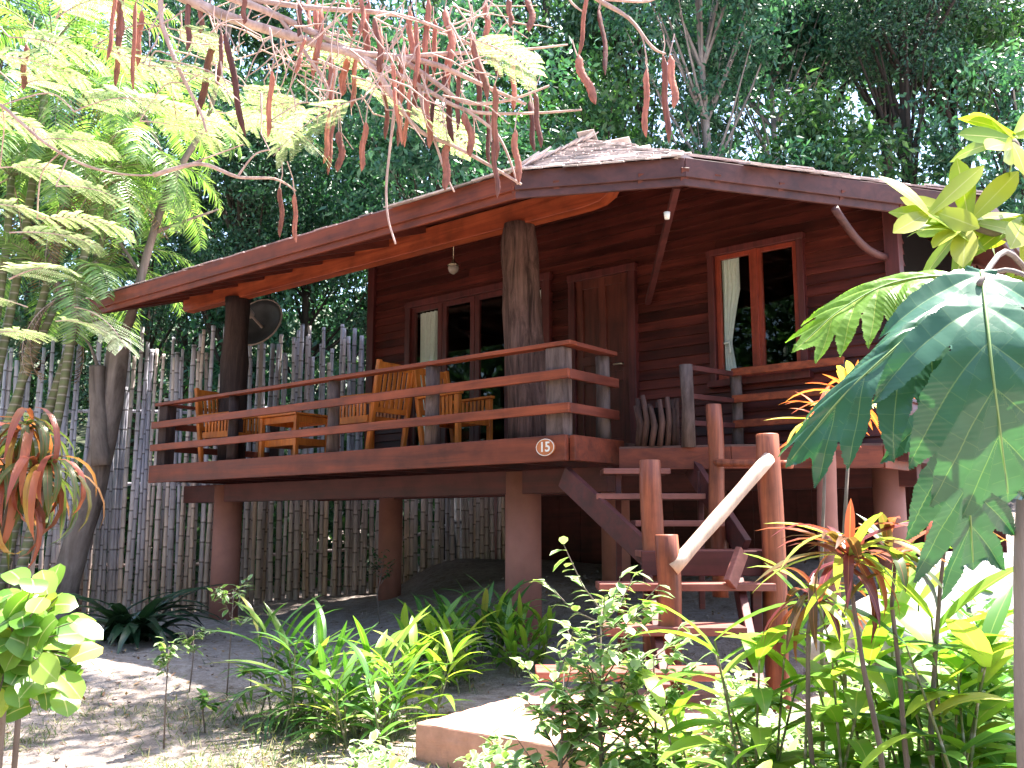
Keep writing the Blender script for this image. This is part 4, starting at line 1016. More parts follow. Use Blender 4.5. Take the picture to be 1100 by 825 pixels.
def ginger(label, base, mat, ns, h, L, W, nlf=8, spread=.14, lean=.3, group=None, e0=.35):
    base = Vector(base); t = empty('ginger_clump', base, 0, label=label, cat='plant', group=group); fo = FO(); st_ = MB()
    for k in range(ns):
        az = rnd.uniform(0, 6.283); o = Vector((rnd.gauss(0, spread), rnd.gauss(0, spread), -.03)); hh = h * rnd.uniform(.55, 1.1); tp = o + Vector((math.cos(az) * lean * hh, math.sin(az) * lean * hh, hh))
        m_ = o.lerp(tp, .5) + Vector((0, 0, .06 * hh)); P = smooth_line([o, m_, tp], 4); st_.tube(P, [.009 * (1 - .6 * i / (len(P) - 1)) for i in range(len(P))], 6, False)
        pl = rnd.uniform(0, 6.283)
        for j in range(nlf):
            q = .25 + .75 * j / (nlf - 1); i = min(len(P) - 2, int(q * (len(P) - 1))); b = P[i].lerp(P[i + 1], q * (len(P) - 1) - i)
            a2 = pl + math.pi * j + rnd.uniform(-.5, .5); el = e0 + .7 * (j / nlf) ** 1.5 + rnd.uniform(-.15, .25)
            fo.leaf(b, basis_from(a2, el), basis_from(a2, el + math.pi / 2), L * rnd.uniform(.65, 1.1), W * rnd.uniform(.8, 1.15), bend=rnd.uniform(.3, 1.3), seg=6, fold=.22, prof='strap', twist=rnd.uniform(-.4, .4))
    st_.build('stems', 'palmstem', t, smooth=True); fo.build('leaves', mat, t); return t

# ---- forked tree at the left
ft_b = below(66, 640, 13.35); ft = empty('forked_tree', ft_b, 0, label='forked grey tree with a cut stub leaning over the left yard', cat='tree')
def pxline(L_, Y, off): return [at(x, y, Y) - off for x, y in L_]
def smooth_line(P, k=4):
    out = []
    for i in range(len(P) - 1):
        p0, p1, p2, p3 = P[max(i - 1, 0)], P[i], P[i + 1], P[min(i + 2, len(P) - 1)]
        for j in range(k):
            t = j / k; out.append(.5 * ((2 * p1) + (-p0 + p2) * t + (2 * p0 - 5 * p1 + 4 * p2 - p3) * t * t + (-p0 + 3 * p1 - 3 * p2 + p3) * t ** 3))
    return out + [P[-1].copy()]
def limb(mb, L_, Y, off, r0, r1, seg=14, lump=.16, seed=0, flare=0):
    P = smooth_line(pxline(L_, Y, off)); n = len(P); mb.tube(P, [r0 + (r1 - r0) * i / (n - 1) + (flare * max(0, 1 - i / 5)) for i in range(n)], seg, True, lump, seed); return P
tk = MB()
limb(tk, [(56, 700), (68, 640), (86, 570), (106, 500), (118, 440), (125, 385), (129, 364)], 13.35, ft_b, .20, .145, 18, flare=.06)
limb(tk, [(108, 500), (106, 450), (104, 412), (105, 393)], 13.2, ft_b, .125, .105, 14, seed=2)
limb(tk, [(126, 400), (128, 368), (108, 352), (86, 338), (70, 320), (50, 270)], 13.35, ft_b, .105, .05, 12, seed=3)
limb(tk, [(126, 400), (132, 365), (142, 335), (152, 295), (165, 250), (182, 200), (205, 160), (222, 130), (240, 60), (260, -40)], 13.35, ft_b, .08, .03, 12, seed=4)
limb(tk, [(182, 200), (172, 160), (150, 110), (140, 40)], 13.35, ft_b, .03, .015, 10, seed=5)
for L_ in ([(152, 295), (120, 250), (95, 235), (70, 240)], [(165, 250), (205, 235), (235, 225)], [(105, 393), (96, 370), (86, 360)], [(100, 350), (98, 320), (110, 300)]): limb(tk, L_, 13.35, ft_b, .03, .010, 6)
tk.build('trunk', 'bark_grey', ft, smooth=True)

# ---- pod tree: bare branches and long pods across the top, trunk outside the frame at the left
pb = Vector((-4.2, 3.6, ground(-4.2, 3.6))); pod_tree = empty('pod_tree', pb, 0, label='bare pinkish branches hung with long brown seed pods across the top', cat='tree')
YB = 4.2; br = MB()
V0 = Vector((0, 0, 0))
br.tube([Vector((0, 0, -.2)), Vector((.1, .1, 1.5)), Vector((.3, .2, 3.2)), at(-160, -130, YB) - pb], [.20, .16, .12, .05], 14, True, .15, 1)
tips = []
def pbranch(L_, r0, r1, Y=YB, dy=0.0):
    P = smooth_line([at(x, y, Y + dy * i) - pb for i, (x, y) in enumerate(L_)], 5); n = len(P)
    br.tube(P, [r0 + (r1 - r0) * i / (n - 1) for i in range(n)], 8, True, .25, len(br.v) % 13); tips.extend(P[4:]); return P
main = [
 ([(-160, -130), (60, -60), (185, -8), (245, 18), (310, 38), (370, 55), (430, 62), (470, 70), (520, 92), (565, 112)], .034, .007),
 ([(60, -60), (240, -5), (300, 18), (350, 42), (400, 66), (450, 92), (500, 118), (560, 122), (625, 118)], .022, .005),
 ([(370, 55), (400, 72), (425, 108), (450, 140), (490, 158), (530, 180), (560, 198)], .016, .006),
 ([(430, 62), (470, 90), (500, 110), (545, 108), (590, 92)], .014, .005),
 ([(430, 62), (470, 58), (530, 56), (575, 52), (610, 48)], .012, .004),
 ([(240, -5), (330, 8), (420, 15), (470, 30), (510, 50)], .016, .005),
 ([(300, 18), (330, 60), (352, 95), (345, 115)], .012, .004),
 ([(450, 92), (455, 120), (470, 160), (480, 190), (488, 206)], .009, .004),
 ([(500, 118), (530, 140), (545, 165), (556, 198)], .009, .004),
 ([(425, 108), (420, 150), (415, 200), (417, 235), (425, 262)], .008, .004),
 ([(-160, -130), (-40, 70), (10, 120), (55, 158), (105, 182), (165, 188), (215, 172), (262, 155)], .010, .003),
 ([(165, 188), (215, 176), (255, 190), (295, 192), (318, 205)], .012, .004),
 ([(255, 190), (275, 165), (300, 160)], .006, .003),
 ([(60, -60), (160, -20), (175, 30), (195, 80), (215, 120), (222, 142)], .018, .005),
 ([(60, -60), (480, -60), (600, -30), (640, -2), (676, 20), (700, 50), (715, 58)], .018, .005),
 ([(640, -2), (690, 2), (710, -4)], .008, .004), ([(600, -30), (612, 0), (625, 12)], .008, .004),
 ([(600, -30), (640, -10), (645, 10)], .006, .003), ([(676, 20), (690, 40), (695, 68)], .005, .003)]
for m_ in main: pbranch(*m_)
# fine twigs
for k in range(170):
    x = rnd.gauss(420, 70); y = rnd.uniform(-10, 110)
    if rnd.random() < .25: x = rnd.uniform(170, 330); y = rnd.uniform(-5, 70)
    a = rnd.uniform(-.6, 2.4); l = rnd.uniform(30, 80); L_ = [(x, y)]
    for j in range(3): a += rnd.gauss(0, .35); L_.append((L_[-1][0] + math.cos(a) * l / 3, L_[-1][1] + math.sin(a) * l / 3))
    Yt = YB + rnd.uniform(-.35, .35)
    P = [at(px, py, Yt) - pb for px, py in L_]; br.tube(P, [rnd.uniform(.003, .006), .004, .003, .002], 5, False)
def pod_mesh(seed, curve):
    n, sg_ = 26, 10; mb = MB(); rr = []; pts = []; o = 0; vs_ = []
    for i in range(n + 1):
        t = i / n; w = .5 * min(1, (t * 7) ** .8 + .12) * min(1, ((1 - t) * 6) ** .7 + .05) * (1 + .10 * math.sin(t * 62 + seed))
        x = curve * math.sin(t * 3.0) * .5 + .02 * math.sin(t * 9 + seed)
        for k in range(sg_): a = 2 * math.pi * k / sg_; vs_.append((x + w * .115 * math.cos(a), w * .05 * math.sin(a) + .03 * math.sin(t * 2 + seed), -t))
    mb.add(vs_, [(i * sg_ + k, i * sg_ + (k + 1) % sg_, (i + 1) * sg_ + (k + 1) % sg_, (i + 1) * sg_ + k) for i in range(n) for k in range(sg_)])
    me = bpy.data.meshes.new('pod'); me.from_pydata(mb.v, [], mb.f); me.shade_smooth(); me.materials.append(M['podskin']); return me
PM = [pod_mesh(i, c) for i, c in enumerate((0, .05, -.05, .09, -.03))]
PODS = """28 47 50 0|122 -8 78 0|132 -5 100 0|127 -5 60 .05|148 0 100 0|152 10 60 -.05|200 0 60 .1|232 36 95 -.12|238 34 60 0|243 35 112 .2|292 75 70 -.08|323 0 40 0|326 40 42 0|340 0 92 0|346 10 60 0|355 60 70 .05|352 118 60 0|358 128 62 0|364 140 45 0|375 0 42 .1|372 62 42 -.1|384 48 70 -.05|395 0 75 0|402 18 62 .1|410 30 72 .05|420 58 100 .08|431 60 98 0|440 10 62 .1|447 20 78 0|452 60 62 -.1|460 -5 100 0|456 98 64 .1|468 88 72 0|478 8 72 .1|478 78 76 .12|492 78 66 .05|503 30 84 .25|520 28 62 .3|521 0 52 0|523 108 70 .05|531 90 80 0|545 -2 32 .1|553 58 62 0|567 -4 42 0|570 108 56 .05|574 98 62 .1|630 -10 70 -.12|620 58 58 .35|643 8 76 .05|696 74 78 0|712 58 96 .03|719 58 60 .05|481 150 56 0|300 200 52 0|317 208 50 .05|393 130 52 -.05|528 150 62 .1|553 138 58 .1|412 90 60 .05|440 96 62 -.04|436 50 60 0|465 20 66 .05|484 40 70 -.05|388 -6 46 0|512 70 60 .1|262 -4 30 0|214 -4 44 .1|332 -6 62 .05|498 120 50 .15"""
for k, s_ in enumerate(PODS.split('|')):
    x, y, l, tl = [float(q) for q in s_.split()]
    Y = YB + rnd.uniform(-.12, .12); p = at(x, y, Y) - pb; Lm = l / 1000 * Y
    o = bpy.data.objects.new('pod', PM[k % 5]); COL.objects.link(o); o.parent = pod_tree; o.location = p; th = rnd.uniform(.75, 1.1) * .29; Lm *= 1.12
    q_ = p + Vector((rnd.uniform(-.04, .04), rnd.uniform(-.03, .03), rnd.uniform(.06, .16))); br.tube([p + Vector((0, 0, -.01)), p.lerp(q_, .5) + Vector((rnd.uniform(-.01, .01), 0, 0)), q_], [.0035, .0028, .003], 5, False)
    o.scale = (th * rnd.uniform(.8, 1.1), th, Lm); o.rotation_euler = (rnd.uniform(-.12, .12), -tl, rnd.uniform(-.9, .9) if abs(tl) < .1 else 0)
br.build('branches', 'twig', pod_tree, smooth=True)
# feathery leaves of the same tree
def feather(fo, st_, base, az, el, L, droop, npin=13, pl=.16, nlf=19, lw=.0042):
    d = basis_from(az, el); p = Vector(base); side0 = d.cross(Vector((0, 0, 1))).normalized(); pts = [p.copy()]; dirs = [d.copy()]; n = 12
    for i in range(n): d = (Matrix.Rotation(-droop / n, 3, side0) @ d).normalized(); p = p + d * (L / n); pts.append(p.copy()); dirs.append(d.copy())
    st_.tube(pts, [.004 * (1 - .7 * i / n) for i in range(n + 1)], 4, False)
    for k in range(npin):
        t = .15 + .85 * k / npin; q = t * n; i = min(n - 1, int(q)); b = pts[i].lerp(pts[i + 1], q - i); d = dirs[i]; up = side0.cross(d)
        l = pl * math.sin(math.pi * (t * .8 + .15)) ** .7
        for s_ in (1, -1):
            dd = (side0 * s_ + d * .55 + up * rnd.uniform(-.1, .15)).normalized(); prp = dd.cross(up).normalized()
            for j in range(nlf):
                c = b + dd * (l * (j + 1) / nlf) - Vector((0, 0, .03 * (j / nlf) ** 2)); ll = .0105 + .005 * math.sin(math.pi * j / nlf)
                for s2 in (1, -1):
                    q2 = (prp * s2 + dd * .35).normalized(); a_ = c + q2 * ll; w_ = dd * lw * .5
                    o = len(fo.v); fo.v.extend([tuple(c - w_), tuple(c + w_), tuple(a_ + w_ * .7), tuple(a_ - w_ * .7)]); fo.f.append((o, o + 1, o + 2, o + 3)); fo.uv.extend([(-1, 0), (1, 0), (1, 1), (-1, 1)])
ff = FO(); fs2 = MB(); br2 = MB()
FE = [(60, 345, .2, -.1), (80, 330, -.3, -.3), (30, 330, 3.3, .1), (10, 250, .1, .2), (40, 235, .4, 0), (0, 180, .2, .2), (40, 150, .1, .1), (20, 95, -.2, .2), (80, 120, .1, .1), (130, 105, 0, 0), (150, 130, .3, -.1), (10, 40, .1, .1), (60, 20, 0, .2), (100, 50, .3, 0),
      (190, 130, .1, -.1), (230, 120, .2, 0), (290, 130, 0, -.2), (370, 90, 0, -.1), (390, 105, 3.1, -.1), (415, 118, 0, -.2), (330, 110, 3.0, 0), (160, 70, .2, .1), (180, 30, .1, 0), (10, 300, -.2, 0), (60, 200, .1, 0), (-20, 360, .1, .2), (-30, 220, .2, .1), (-30, 120, .1, .1), (500, 40, .2, 0), (-20, 60, 0, .2), (440, 110, .2, -.2), (250, 90, .3, 0), (310, 60, .2, .1)]
for x, y, az, el in FE:
    _b = at(x, y, YB + rnd.uniform(-.25, .4)) - pb; _t = min(tips, key=lambda q: (q - _b).length + (.25 if q.z < _b.z else 0))
    if (_t - _b).length < .42: br2.tube(smooth_line([_t, _t.lerp(_b, .5) + Vector((rnd.uniform(-.05, .05), 0, .05 + .12 * (_t - _b).length * rnd.random())), _b]), .0038, 5, False)
    feather(ff, fs2, _b, az + rnd.uniform(-.5, .5), el + rnd.uniform(-.1, .3), rnd.uniform(.32, .5), rnd.uniform(.4, 1.0))
br2.build('twigs', 'twig', pod_tree, smooth=True)['kind'] = 'stuff'; ff.build('leaves', 'feather', pod_tree, smooth=False); fs2.build('leaf_stalks', 'twig', pod_tree)['kind'] = 'stuff'
for L_ in ([(-60, 60), (0, 100), (60, 170), (95, 255), (80, 330)], [(-60, 60), (0, 40), (60, 20), (130, 60), (190, 130)]): pass

# ---- left side plants
t = clump('strap_leaf_plant', 'dark green strap leaved plant at the base of the bamboo fence', 'plant', gpt(132, 690), 'strapdark', 54, 1.15, .11, (.7, 1.45), (1.0, 2.2), spread=.12)
red = [([(-12, 760), (-4, 600), (15, 520), (30, 458)], 26), ([(20, 760), (30, 640), (42, 560), (50, 500)], 24), ([(-30, 760), (-20, 640), (0, 560), (8, 515)], 22)]
for i, (L_, n) in enumerate(red):
    caned('cordyline', ['red and green drooping cordyline, tallest of the group at the left edge', 'red tinged drooping cordyline nearest the forked trunk', 'pale green and red cordyline at the very left edge'][i], 'plant', L_, 4.4, 'cord_red', n + 8, .46, .036, el=(-.3, .9), bend=(1.9, 3.2), group='red leaved cordylines at the left edge', seg=7)
# round leaved shrub
rb = below(4, 760, 3.2); t = empty('round_leaf_shrub', rb, 0, label='shrub with round glossy yellow green leaves in the lower left corner', cat='shrub'); fo = FO(); sm_ = MB()
def rp(x, y, Y): return at(x, y, Y) - rb
sm_.tube([Vector((0, 0, -.05)), rp(6, 720, 3.2), rp(14, 680, 3.2), rp(28, 650, 3.2)], [.014, .012, .010, .006], 8)
for k in range(300):
    x = rnd.gauss(24, 44); y = rnd.gauss(694, 44); Y = 3.2 + rnd.uniform(-.22, .25)
    if ((x - 22) / 68) ** 2 + ((y - 694) / 70) ** 2 > rnd.uniform(.6, 1.15): continue
    p = rp(x, y, Y); az = rnd.uniform(0, 6.28); el = rnd.uniform(-.5, .7)
    sm_.tube([rp(14, 690, 3.2), p], [.003, .002], 4, False)
    n_ = Vector((rnd.gauss(0, .5), -.7 + rnd.gauss(0, .35), .75)).normalized(); d_ = Matrix.Rotation(rnd.uniform(0, 6.283), 3, n_) @ n_.orthogonal()
    fo.leaf(p, d_, n_, rnd.uniform(.08, .12), rnd.uniform(.07, .10), bend=rnd.uniform(.2, .9), seg=5, fold=.12, prof='round')
sm_.build('stems', 'bark_grey', t, smooth=True); fo.build('leaves', 'round', t)
# thin saplings in the yard
def sapling(px, pyb, pyt, label, n=6, wd=.16, mat='variegated', Lf=.095, grp='thin young saplings in the yard'):
    b = gpt(px, pyb); h = (pyb - pyt) / 1000 * b.y * 1.0; return shrub('sapling', label, 'sapling', b, h, wd, mat, n, 9, Lf, Lf * .42, bare=.62, r=.007, group=grp)
sapling(176, 808, 690, 'thin sapling with one pale leaf tuft, standing nearest the bottom edge', 5, .09)
sapling(203, 742, 674, 'thin sapling with white lit palmate leaves beside the shortest one', 6, .10)
sapling(243, 752, 628, 'tallest thin sapling with pale tufts in front of the left column', 9, .26)
sapling(222, 790, 742, 'short green seedling in the dry grass', 4, .07, 'strap')
sapling(268, 748, 716, 'small green seedling between sapling and lily clump', 4, .12, 'strap')
sapling(408, 672, 598, 'small dark green sapling in front of the rear column', 12, .18, 'forest_b', .08)
sapling(30, 640, 560, 'thin pale sapling below the red cordylines', 8, .3)
# lilies and gingers
LG = 'strap leaved clumps in front of the veranda'
for px, py, mat, n, L, W, lab in (
    (330, 778, 'strap', 26, .62, .050, 'arching lily clump at the left of the bed, one blade reaching far left'),
    (385, 800, 'strap', 22, .50, .050, 'lily clump of glossy blades in front of the arching one'),
    (432, 782, 'lime', 24, .52, .060, 'bright yellow green ginger clump left of the pink slab'),
    (478, 745, 'lime', 22, .55, .062, 'light green ginger clump standing behind the corner of the slab'),
    (522, 715, 'strap', 26, .62, .065, 'upright green ginger clump beneath the right concrete column'),
    (560, 722, 'lime', 20, .50, .055, 'light green ginger clump touching the small leaved shrub'),
    (455, 720, 'strap', 20, .55, .055, 'dark green ginger clump at the back of the bed')):
    ginger(lab, gpt(px, py), mat, max(7, n // 2), L * .95, L * .85, W * .95, 6, .12, .35, LG, .6)
fo = FO()
# spider like fan of pale leaflets left of the lilies
fb = gpt(335, 775); fan = empty('fan_palm_seedling', fb, 0, label='young palm with one long white lit frond arching left', cat='palm'); fo = FO(); sm_ = MB()
for az, el, L in ((math.pi * .95, 1.25, .95), (math.pi * 1.2, .9, .7), (.3, 1.2, .7), (math.pi * 1.0, .6, .6), (-1.2, 1.0, .6)):
    frond(fo, sm_, (0, 0, 0), az, el, L * .95, 2.0, nl=9, ll=.34, lw=.030, r=.008)
fo.build('leaves', 'strap', fan); sm_.build('stalks', 'palmstem', fan)
# small leaved shrub in front of the steps
for px, py, Y, h, wd, ntw, lab in ((648, 800, 4.5, .98, .30, 40, 'pale edged small leaved shrub standing in front of the steps'), (705, 800, 4.6, .72, .22, 24, 'lower pale edged shrub to the right of the one before the steps'), (600, 800, 4.4, .58, .24, 24, 'low pale edged shrub over the slab, left of the tall one')):
    b = below(px, py, Y); shrub('small_leaf_shrub', lab, 'shrub', b, at(px, {648: 622, 705: 682, 600: 700}[px], Y).z - b.z, wd, 'variegated', ntw, 10, .105, .050, group='pale edged shrubs before the steps', bare=.35, r=.009)
# ground cover, pale and bright
def cover(label, x0, x1, y0, y1, Y0, Y1, n, mat, L, W, hmax, seed):
    rg = random.Random(seed); b = Vector((0, 0, 0)); fo = FO(); pts = []
    for k in range(n):
        Y = rg.uniform(Y0, Y1); px = rg.uniform(x0, x1); X = (px - 550) / 1000 * Y; g = ground(X, Y); z = g + rg.random() ** .7 * hmax * (.7 + .3 * math.sin(px * .05))
        az = rg.uniform(0, 6.28); el = rg.uniform(-.3, 1.1)
        fo.leaf((X, Y, z), basis_from(az, el), basis_from(az, el + 1.57), L * rg.uniform(.6, 1.2), W * rg.uniform(.7, 1.2), bend=rg.uniform(.2, 1.0), seg=3, fold=.15, prof='oval')
    o = fo.build('ground_cover', mat, None); return tag(o, label, 'ground cover', kind='stuff')
cover('low pale leafy ground cover along the bottom before the slab', 385, 720, 0, 0, 4.2, 5.0, 2600, 'variegated', .085, .042, .42, 1)
cover('bright leafy ground cover along the bottom right', 690, 1130, 0, 0, 4.1, 5.8, 5200, 'variegated', .10, .045, .62, 2)
cover('green leafy ground cover below the large lobed leaves', 990, 1180, 0, 0, 3.8, 5.8, 2200, 'strap', .17, .065, .95, 3)
cover('dry brown leaves caught between the stems of the right hand bed', 760, 1100, 0, 0, 3.9, 5.2, 700, 'dryleaf', .16, .035, .30, 7)
# right hand bed
RG = 'leafy plants in the right hand bed'
for px, py, Y, mat, n, L, W, lab in (
    (800, 800, 4.3, 'lime', 16, .55, .075, 'ginger clump with long lit leaves reaching across the steps'),
    (862, 800, 4.0, 'lime', 20, .62, .085, 'tall lime leaved ginger clump behind the red tipped cordyline'),
    (985, 800, 4.0, 'lime', 20, .70, .10, 'broad leaved lime ginger clump between cordyline stems'),
    (750, 820, 3.7, 'strap', 18, .30, .05, 'low green clump in the bottom middle of the right bed'),
    (1050, 800, 3.6, 'strap', 22, .50, .07, 'green clump beneath the large lobed leaves'),
    (905, 815, 3.5, 'lime', 22, .34, .05, 'low bright clump at the foot of the cordyline stems')):
    b = below(px, py, Y); ginger(lab, b, mat, max(5, int(n * .36)), {.55: .95, .62: 1.05, .70: 1.1, .30: .5, .50: .9, .34: .55}[L], L * .72, W * 1.1, 8, .15, .25, RG)
for i, (L_, Y, mat, n, L, W) in enumerate((
    ([(962, 900), (945, 800), (928, 720), (917, 650), (912, 598)], 3.5, 'cord_mix', 34, .36, .040),
    ([(985, 900), (972, 800), (966, 720), (958, 650), (962, 600)], 3.6, 'cord_red', 20, .30, .036),
    ([(1000, 900), (1000, 780), (1005, 700), (1010, 630), (1018, 560)], 3.7, 'cord_red', 14, .26, .034),
    ([(880, 900), (868, 760), (868, 680), (875, 640)], 3.9, 'cord_mix', 24, .32, .038))):
    caned('cordyline', ['cordyline with striped red and green leaves, highest in the right bed', 'cordyline with thin bent stem and dark red leaves beside the striped one', 'cordyline with a thin straight stem below the hanging lobed leaf', 'low cordyline with red green leaves close to the stair newels'][i], 'plant', L_, Y, mat, n, L, W, el=(-.4, 1.2), bend=(.5, 1.7), group='cordylines in the right hand bed', r=.010)
# yellow and red croton tuft
for i, (L_, Y) in enumerate((([(905, 800), (905, 600), (915, 425)], 4.4), ([(880, 800), (882, 620), (888, 452)], 4.6))):
    caned('croton', ['yellow and red croton tuft against the window wall', 'red and yellow croton tuft lower beside the other'][i], 'plant', L_, Y, 'croton', 26, .28, .036, el=(-.2, 1.2), bend=(.3, 1.3), group='crotons behind the lobed leaves', r=.010)

# ---- large lobed leaves, close on the right
def lobed(mb_fo, pts, nrm, Wd, nl=7, deep=.35, sweep=.85, droop=.35, curl=0.0, skew=0.0):
    P = smooth_line([Vector(p) for p in pts], 12); cum = [0]
    for a, b in zip(P[:-1], P[1:]): cum.append(cum[-1] + (b - a).length)
    tot = cum[-1]; N = 154; K = 9; nrm = Vector(nrm).normalized()
    def pos(s):
        q = s * tot
        for i in range(len(P) - 1):
            if cum[i + 1] >= q or i == len(P) - 2: return P[i].lerp(P[i + 1], min(1, (q - cum[i]) / max(1e-6, cum[i + 1] - cum[i]))), (P[i + 1] - P[i]).normalized()
    o = len(mb_fo.v)
    for r_ in range(N + 1):
        s = r_ / N; p, T = pos(s); S_ = T.cross(nrm).normalized(); n_ = S_.cross(T).normalized(); ph = s * nl; f = ph - math.floor(ph)
        env = min(1, .50 + 2.0 * s) * max(0, 1 - s ** 2.4) ** .75; sw_ = sweep * (.15 + 1.1 * s)
        lob = (1 - abs(2 * f - 1) ** 3.6); w = Wd * env * ((1 - deep) + deep * lob ** .7) * (1 + .05 * math.sin(s * 90))
        if s > .98: w *= (1 - s) / .02
        for c in range(-K, K + 1):
            u = c / K; au = abs(u); sg_ = 1 if u > 0 else -1
            lat = S_ * math.cos(sw_) * sg_ + T * math.sin(sw_)
            q = p + lat * (w * au) - n_ * (droop * w * au * au) + n_ * (.030 * au * math.cos(2 * math.pi * f)) + Vector((0, 0, -curl * w * au ** 2)) + n_ * .012 * math.sin(6 * u + s * 9)
            mb_fo.v.append(tuple(q))
    W_ = 2 * K + 1
    for r_ in range(N):
        # leave a slit between lobes on the outer half
        for c in range(2 * K):
            a = o + r_ * W_ + c; mb_fo.f.append((a, a + 1, a + W_ + 1, a + W_))
            u0 = (c - K) / K; u1 = (c + 1 - K) / K; t0 = r_ / N; t1 = (r_ + 1) / N; mb_fo.uv.extend([(u0, t0), (u1, t0), (u1, t1), (u0, t1)])
def lobed2(fo, pts, nrm, Wd, nl=6, sweep=.92, lw=.30, droop=.35, sides=(1, 1), seed=1, vdrop=(1, 1)):
    """one fused sheet: the union of long pointed lobes round their side veins, cut from a fine grid and bent along the midrib"""
    rg = random.Random(seed)
    P = smooth_line([Vector(p) for p in pts], 12); cum = [0]
    for a, b in zip(P[:-1], P[1:]): cum.append(cum[-1] + (b - a).length)
    tot = cum[-1]; nrm = Vector(nrm).normalized(); h = .0034
    lob = []
    for i in range(nl):
        s = .03 + .72 * i / (nl - 1); l = Wd * (.74 + .42 * math.sin(math.pi * min(1, .12 + s))) * (1 - .22 * s)
        for sg_ in (1, -1):
            sw = sweep * (.55 + .62 * s) + rg.uniform(-.06, .06); lob.append((s * tot, sg_, sw, l * rg.uniform(.92, 1.08), lw * l * rg.uniform(.92, 1.1) * .5))
    lob.append((.60 * tot, 0, math.pi / 2, .40 * tot + .03, Wd * .24)); lob.append((-.01, 0, math.pi / 2, .86 * tot, Wd * .26))
    xs_ = np.arange(-.12, tot + .16, h); ys_ = np.arange(-Wd * 1.25, Wd * 1.25, h); X, Y = np.meshgrid(xs_, ys_, indexing='ij')
    best = np.full(X.shape, 9.0); U = np.zeros_like(X); V = np.zeros_like(X)
    for k, (bx, sg_, sw, l, hw) in enumerate(lob):
        dx, dy = math.sin(sw), sg_ * math.cos(sw)
        t = ((X - bx) * dx + Y * dy) / l; pp = ((X - bx) * -dy + Y * dx) - (.10 * l * np.clip(t, 0, 1) ** 2 * (-sg_))   # lobes curve towards the leaf tip
        tt = np.clip(t, 1e-4, 1)
        w = hw * np.where(tt < .45, .80 + .20 * np.sin(math.pi / 2 * tt / .45), np.cos(math.pi / 2 * (tt - .45) / .55) ** .85) * (1 + .035 * np.sin(tt * 46 + k * 2))
        if k == len(lob) - 1: w = hw * np.sin(math.pi * np.clip(tt * .93 + .05, 0, 1)) ** .5
        u = np.where((t > 0) & (t < 1), pp / np.maximum(w, 1e-5), 9.0)
        if k == len(lob) - 1: ins = np.abs(u) < 1; u = np.where(ins, np.sign(u + 1e-9) * .97, 9.0)
        m_ = np.abs(u) < np.abs(best); best = np.where(m_, u, best); V = np.where(m_, t, V)
    um = Y / (Wd * .30); inm = (np.abs(best) < 1); rib = inm & (np.abs(um) < np.abs(best)) & (X > 0) & (X < tot); Ucol = np.where(rib, um, best)
    idx = -np.ones(X.shape, int); cell = inm[:-1, :-1] & inm[1:, :-1] & inm[:-1, 1:] & inm[1:, 1:]
    use = np.zeros(X.shape, bool); use[:-1, :-1] |= cell; use[1:, :-1] |= cell; use[:-1, 1:] |= cell; use[1:, 1:] |= cell
    idx[use] = np.arange(use.sum()) + len(fo.v)
    frames = []
    for x in xs_:
        q = min(max(x, 0), tot); j = 0
        while j < len(P) - 2 and cum[j + 1] < q: j += 1
        T = (P[min(j + 2, len(P) - 1)] - P[max(j - 1, 0)]).normalized(); p = P[j].lerp(P[j + 1], (q - cum[j]) / max(1e-6, cum[j + 1] - cum[j])) + T * (x - q)
        S_ = T.cross(nrm).normalized(); frames.append((p, T, S_, S_.cross(T).normalized()))
    for i, j in zip(*np.nonzero(use)):
        p, T, S_, n_ = frames[i]; y = Y[i, j]; sd_ = 0 if y > 0 else 1; ay = abs(y); a = droop * vdrop[sd_] * ay / Wd      # bends like an arc
        yy = math.sin(a) / a * ay if a > 1e-3 else ay; zz = (1 - math.cos(a)) / a * ay if a > 1e-3 else 0
        z = .013 * min(1, abs(Ucol[i, j])) * min(1, ay / (.12 * Wd)) + .010 * noise.noise(Vector((X[i, j] * 9, y * 9, seed)))
        fo.v.append(tuple(p + S_ * (yy * (1 if y > 0 else -1) * sides[sd_]) + n_ * (z - zz)))
    for i, j in zip(*np.nonzero(cell)):
        fo.f.append((idx[i, j], idx[i + 1, j], idx[i + 1, j + 1], idx[i, j + 1]))
        for a, b in ((i, j), (i + 1, j), (i + 1, j + 1), (i, j + 1)): fo.uv.append((float(np.clip(Ucol[a, b], -1, 1)), float(V[a, b])))
def bl(name, parent, off, pxs, nrm, Wd, mat, label=None, **kw):
    fo = FO(); lobed2(fo, [at(x, y, Y) - off for x, y, Y in pxs], nrm, Wd, **kw); rb2 = MB(); _P = smooth_line([at(x, y, Y) - off + Vector(nrm).normalized() * .004 for x, y, Y in pxs], 8); rb2.tube(_P, [.0045 * (1 - .8 * i / len(_P)) for i in range(len(_P))], 6); o = fo.build(name, mat, parent); rb2.build('midrib', 'ribskin', o, smooth=True)
    if label: o['label'] = label
    return o
bb = below(1096, 825, 2.7); bf = empty('breadfruit_plant', bb, 0, label='young tree with huge dark lobed hanging leaves, close at the right edge', cat='plant')
sm_ = MB(); sm_.tube([Vector((0, 0, -.1)), at(1098, 760, 2.7) - bb, at(1096, 600, 2.7) - bb, at(1104, 420, 2.7) - bb, at(1110, 300, 2.7) - bb], [.024, .021, .018, .016, .014], 10)
for pe in ([(1110, 300, 2.7), (1080, 270, 2.5), (1052, 305, 2.3)], [(1104, 360, 2.7), (1070, 360, 2.6), (1040, 330, 2.45)], [(1100, 440, 2.7), (1070, 430, 2.6), (1040, 465, 2.5)], [(1110, 300, 2.7), (1080, 290, 2.75), (1042, 303, 2.8)]):
    sm_.tube(smooth_line([at(*q) - bb for q in pe]), .008, 6)
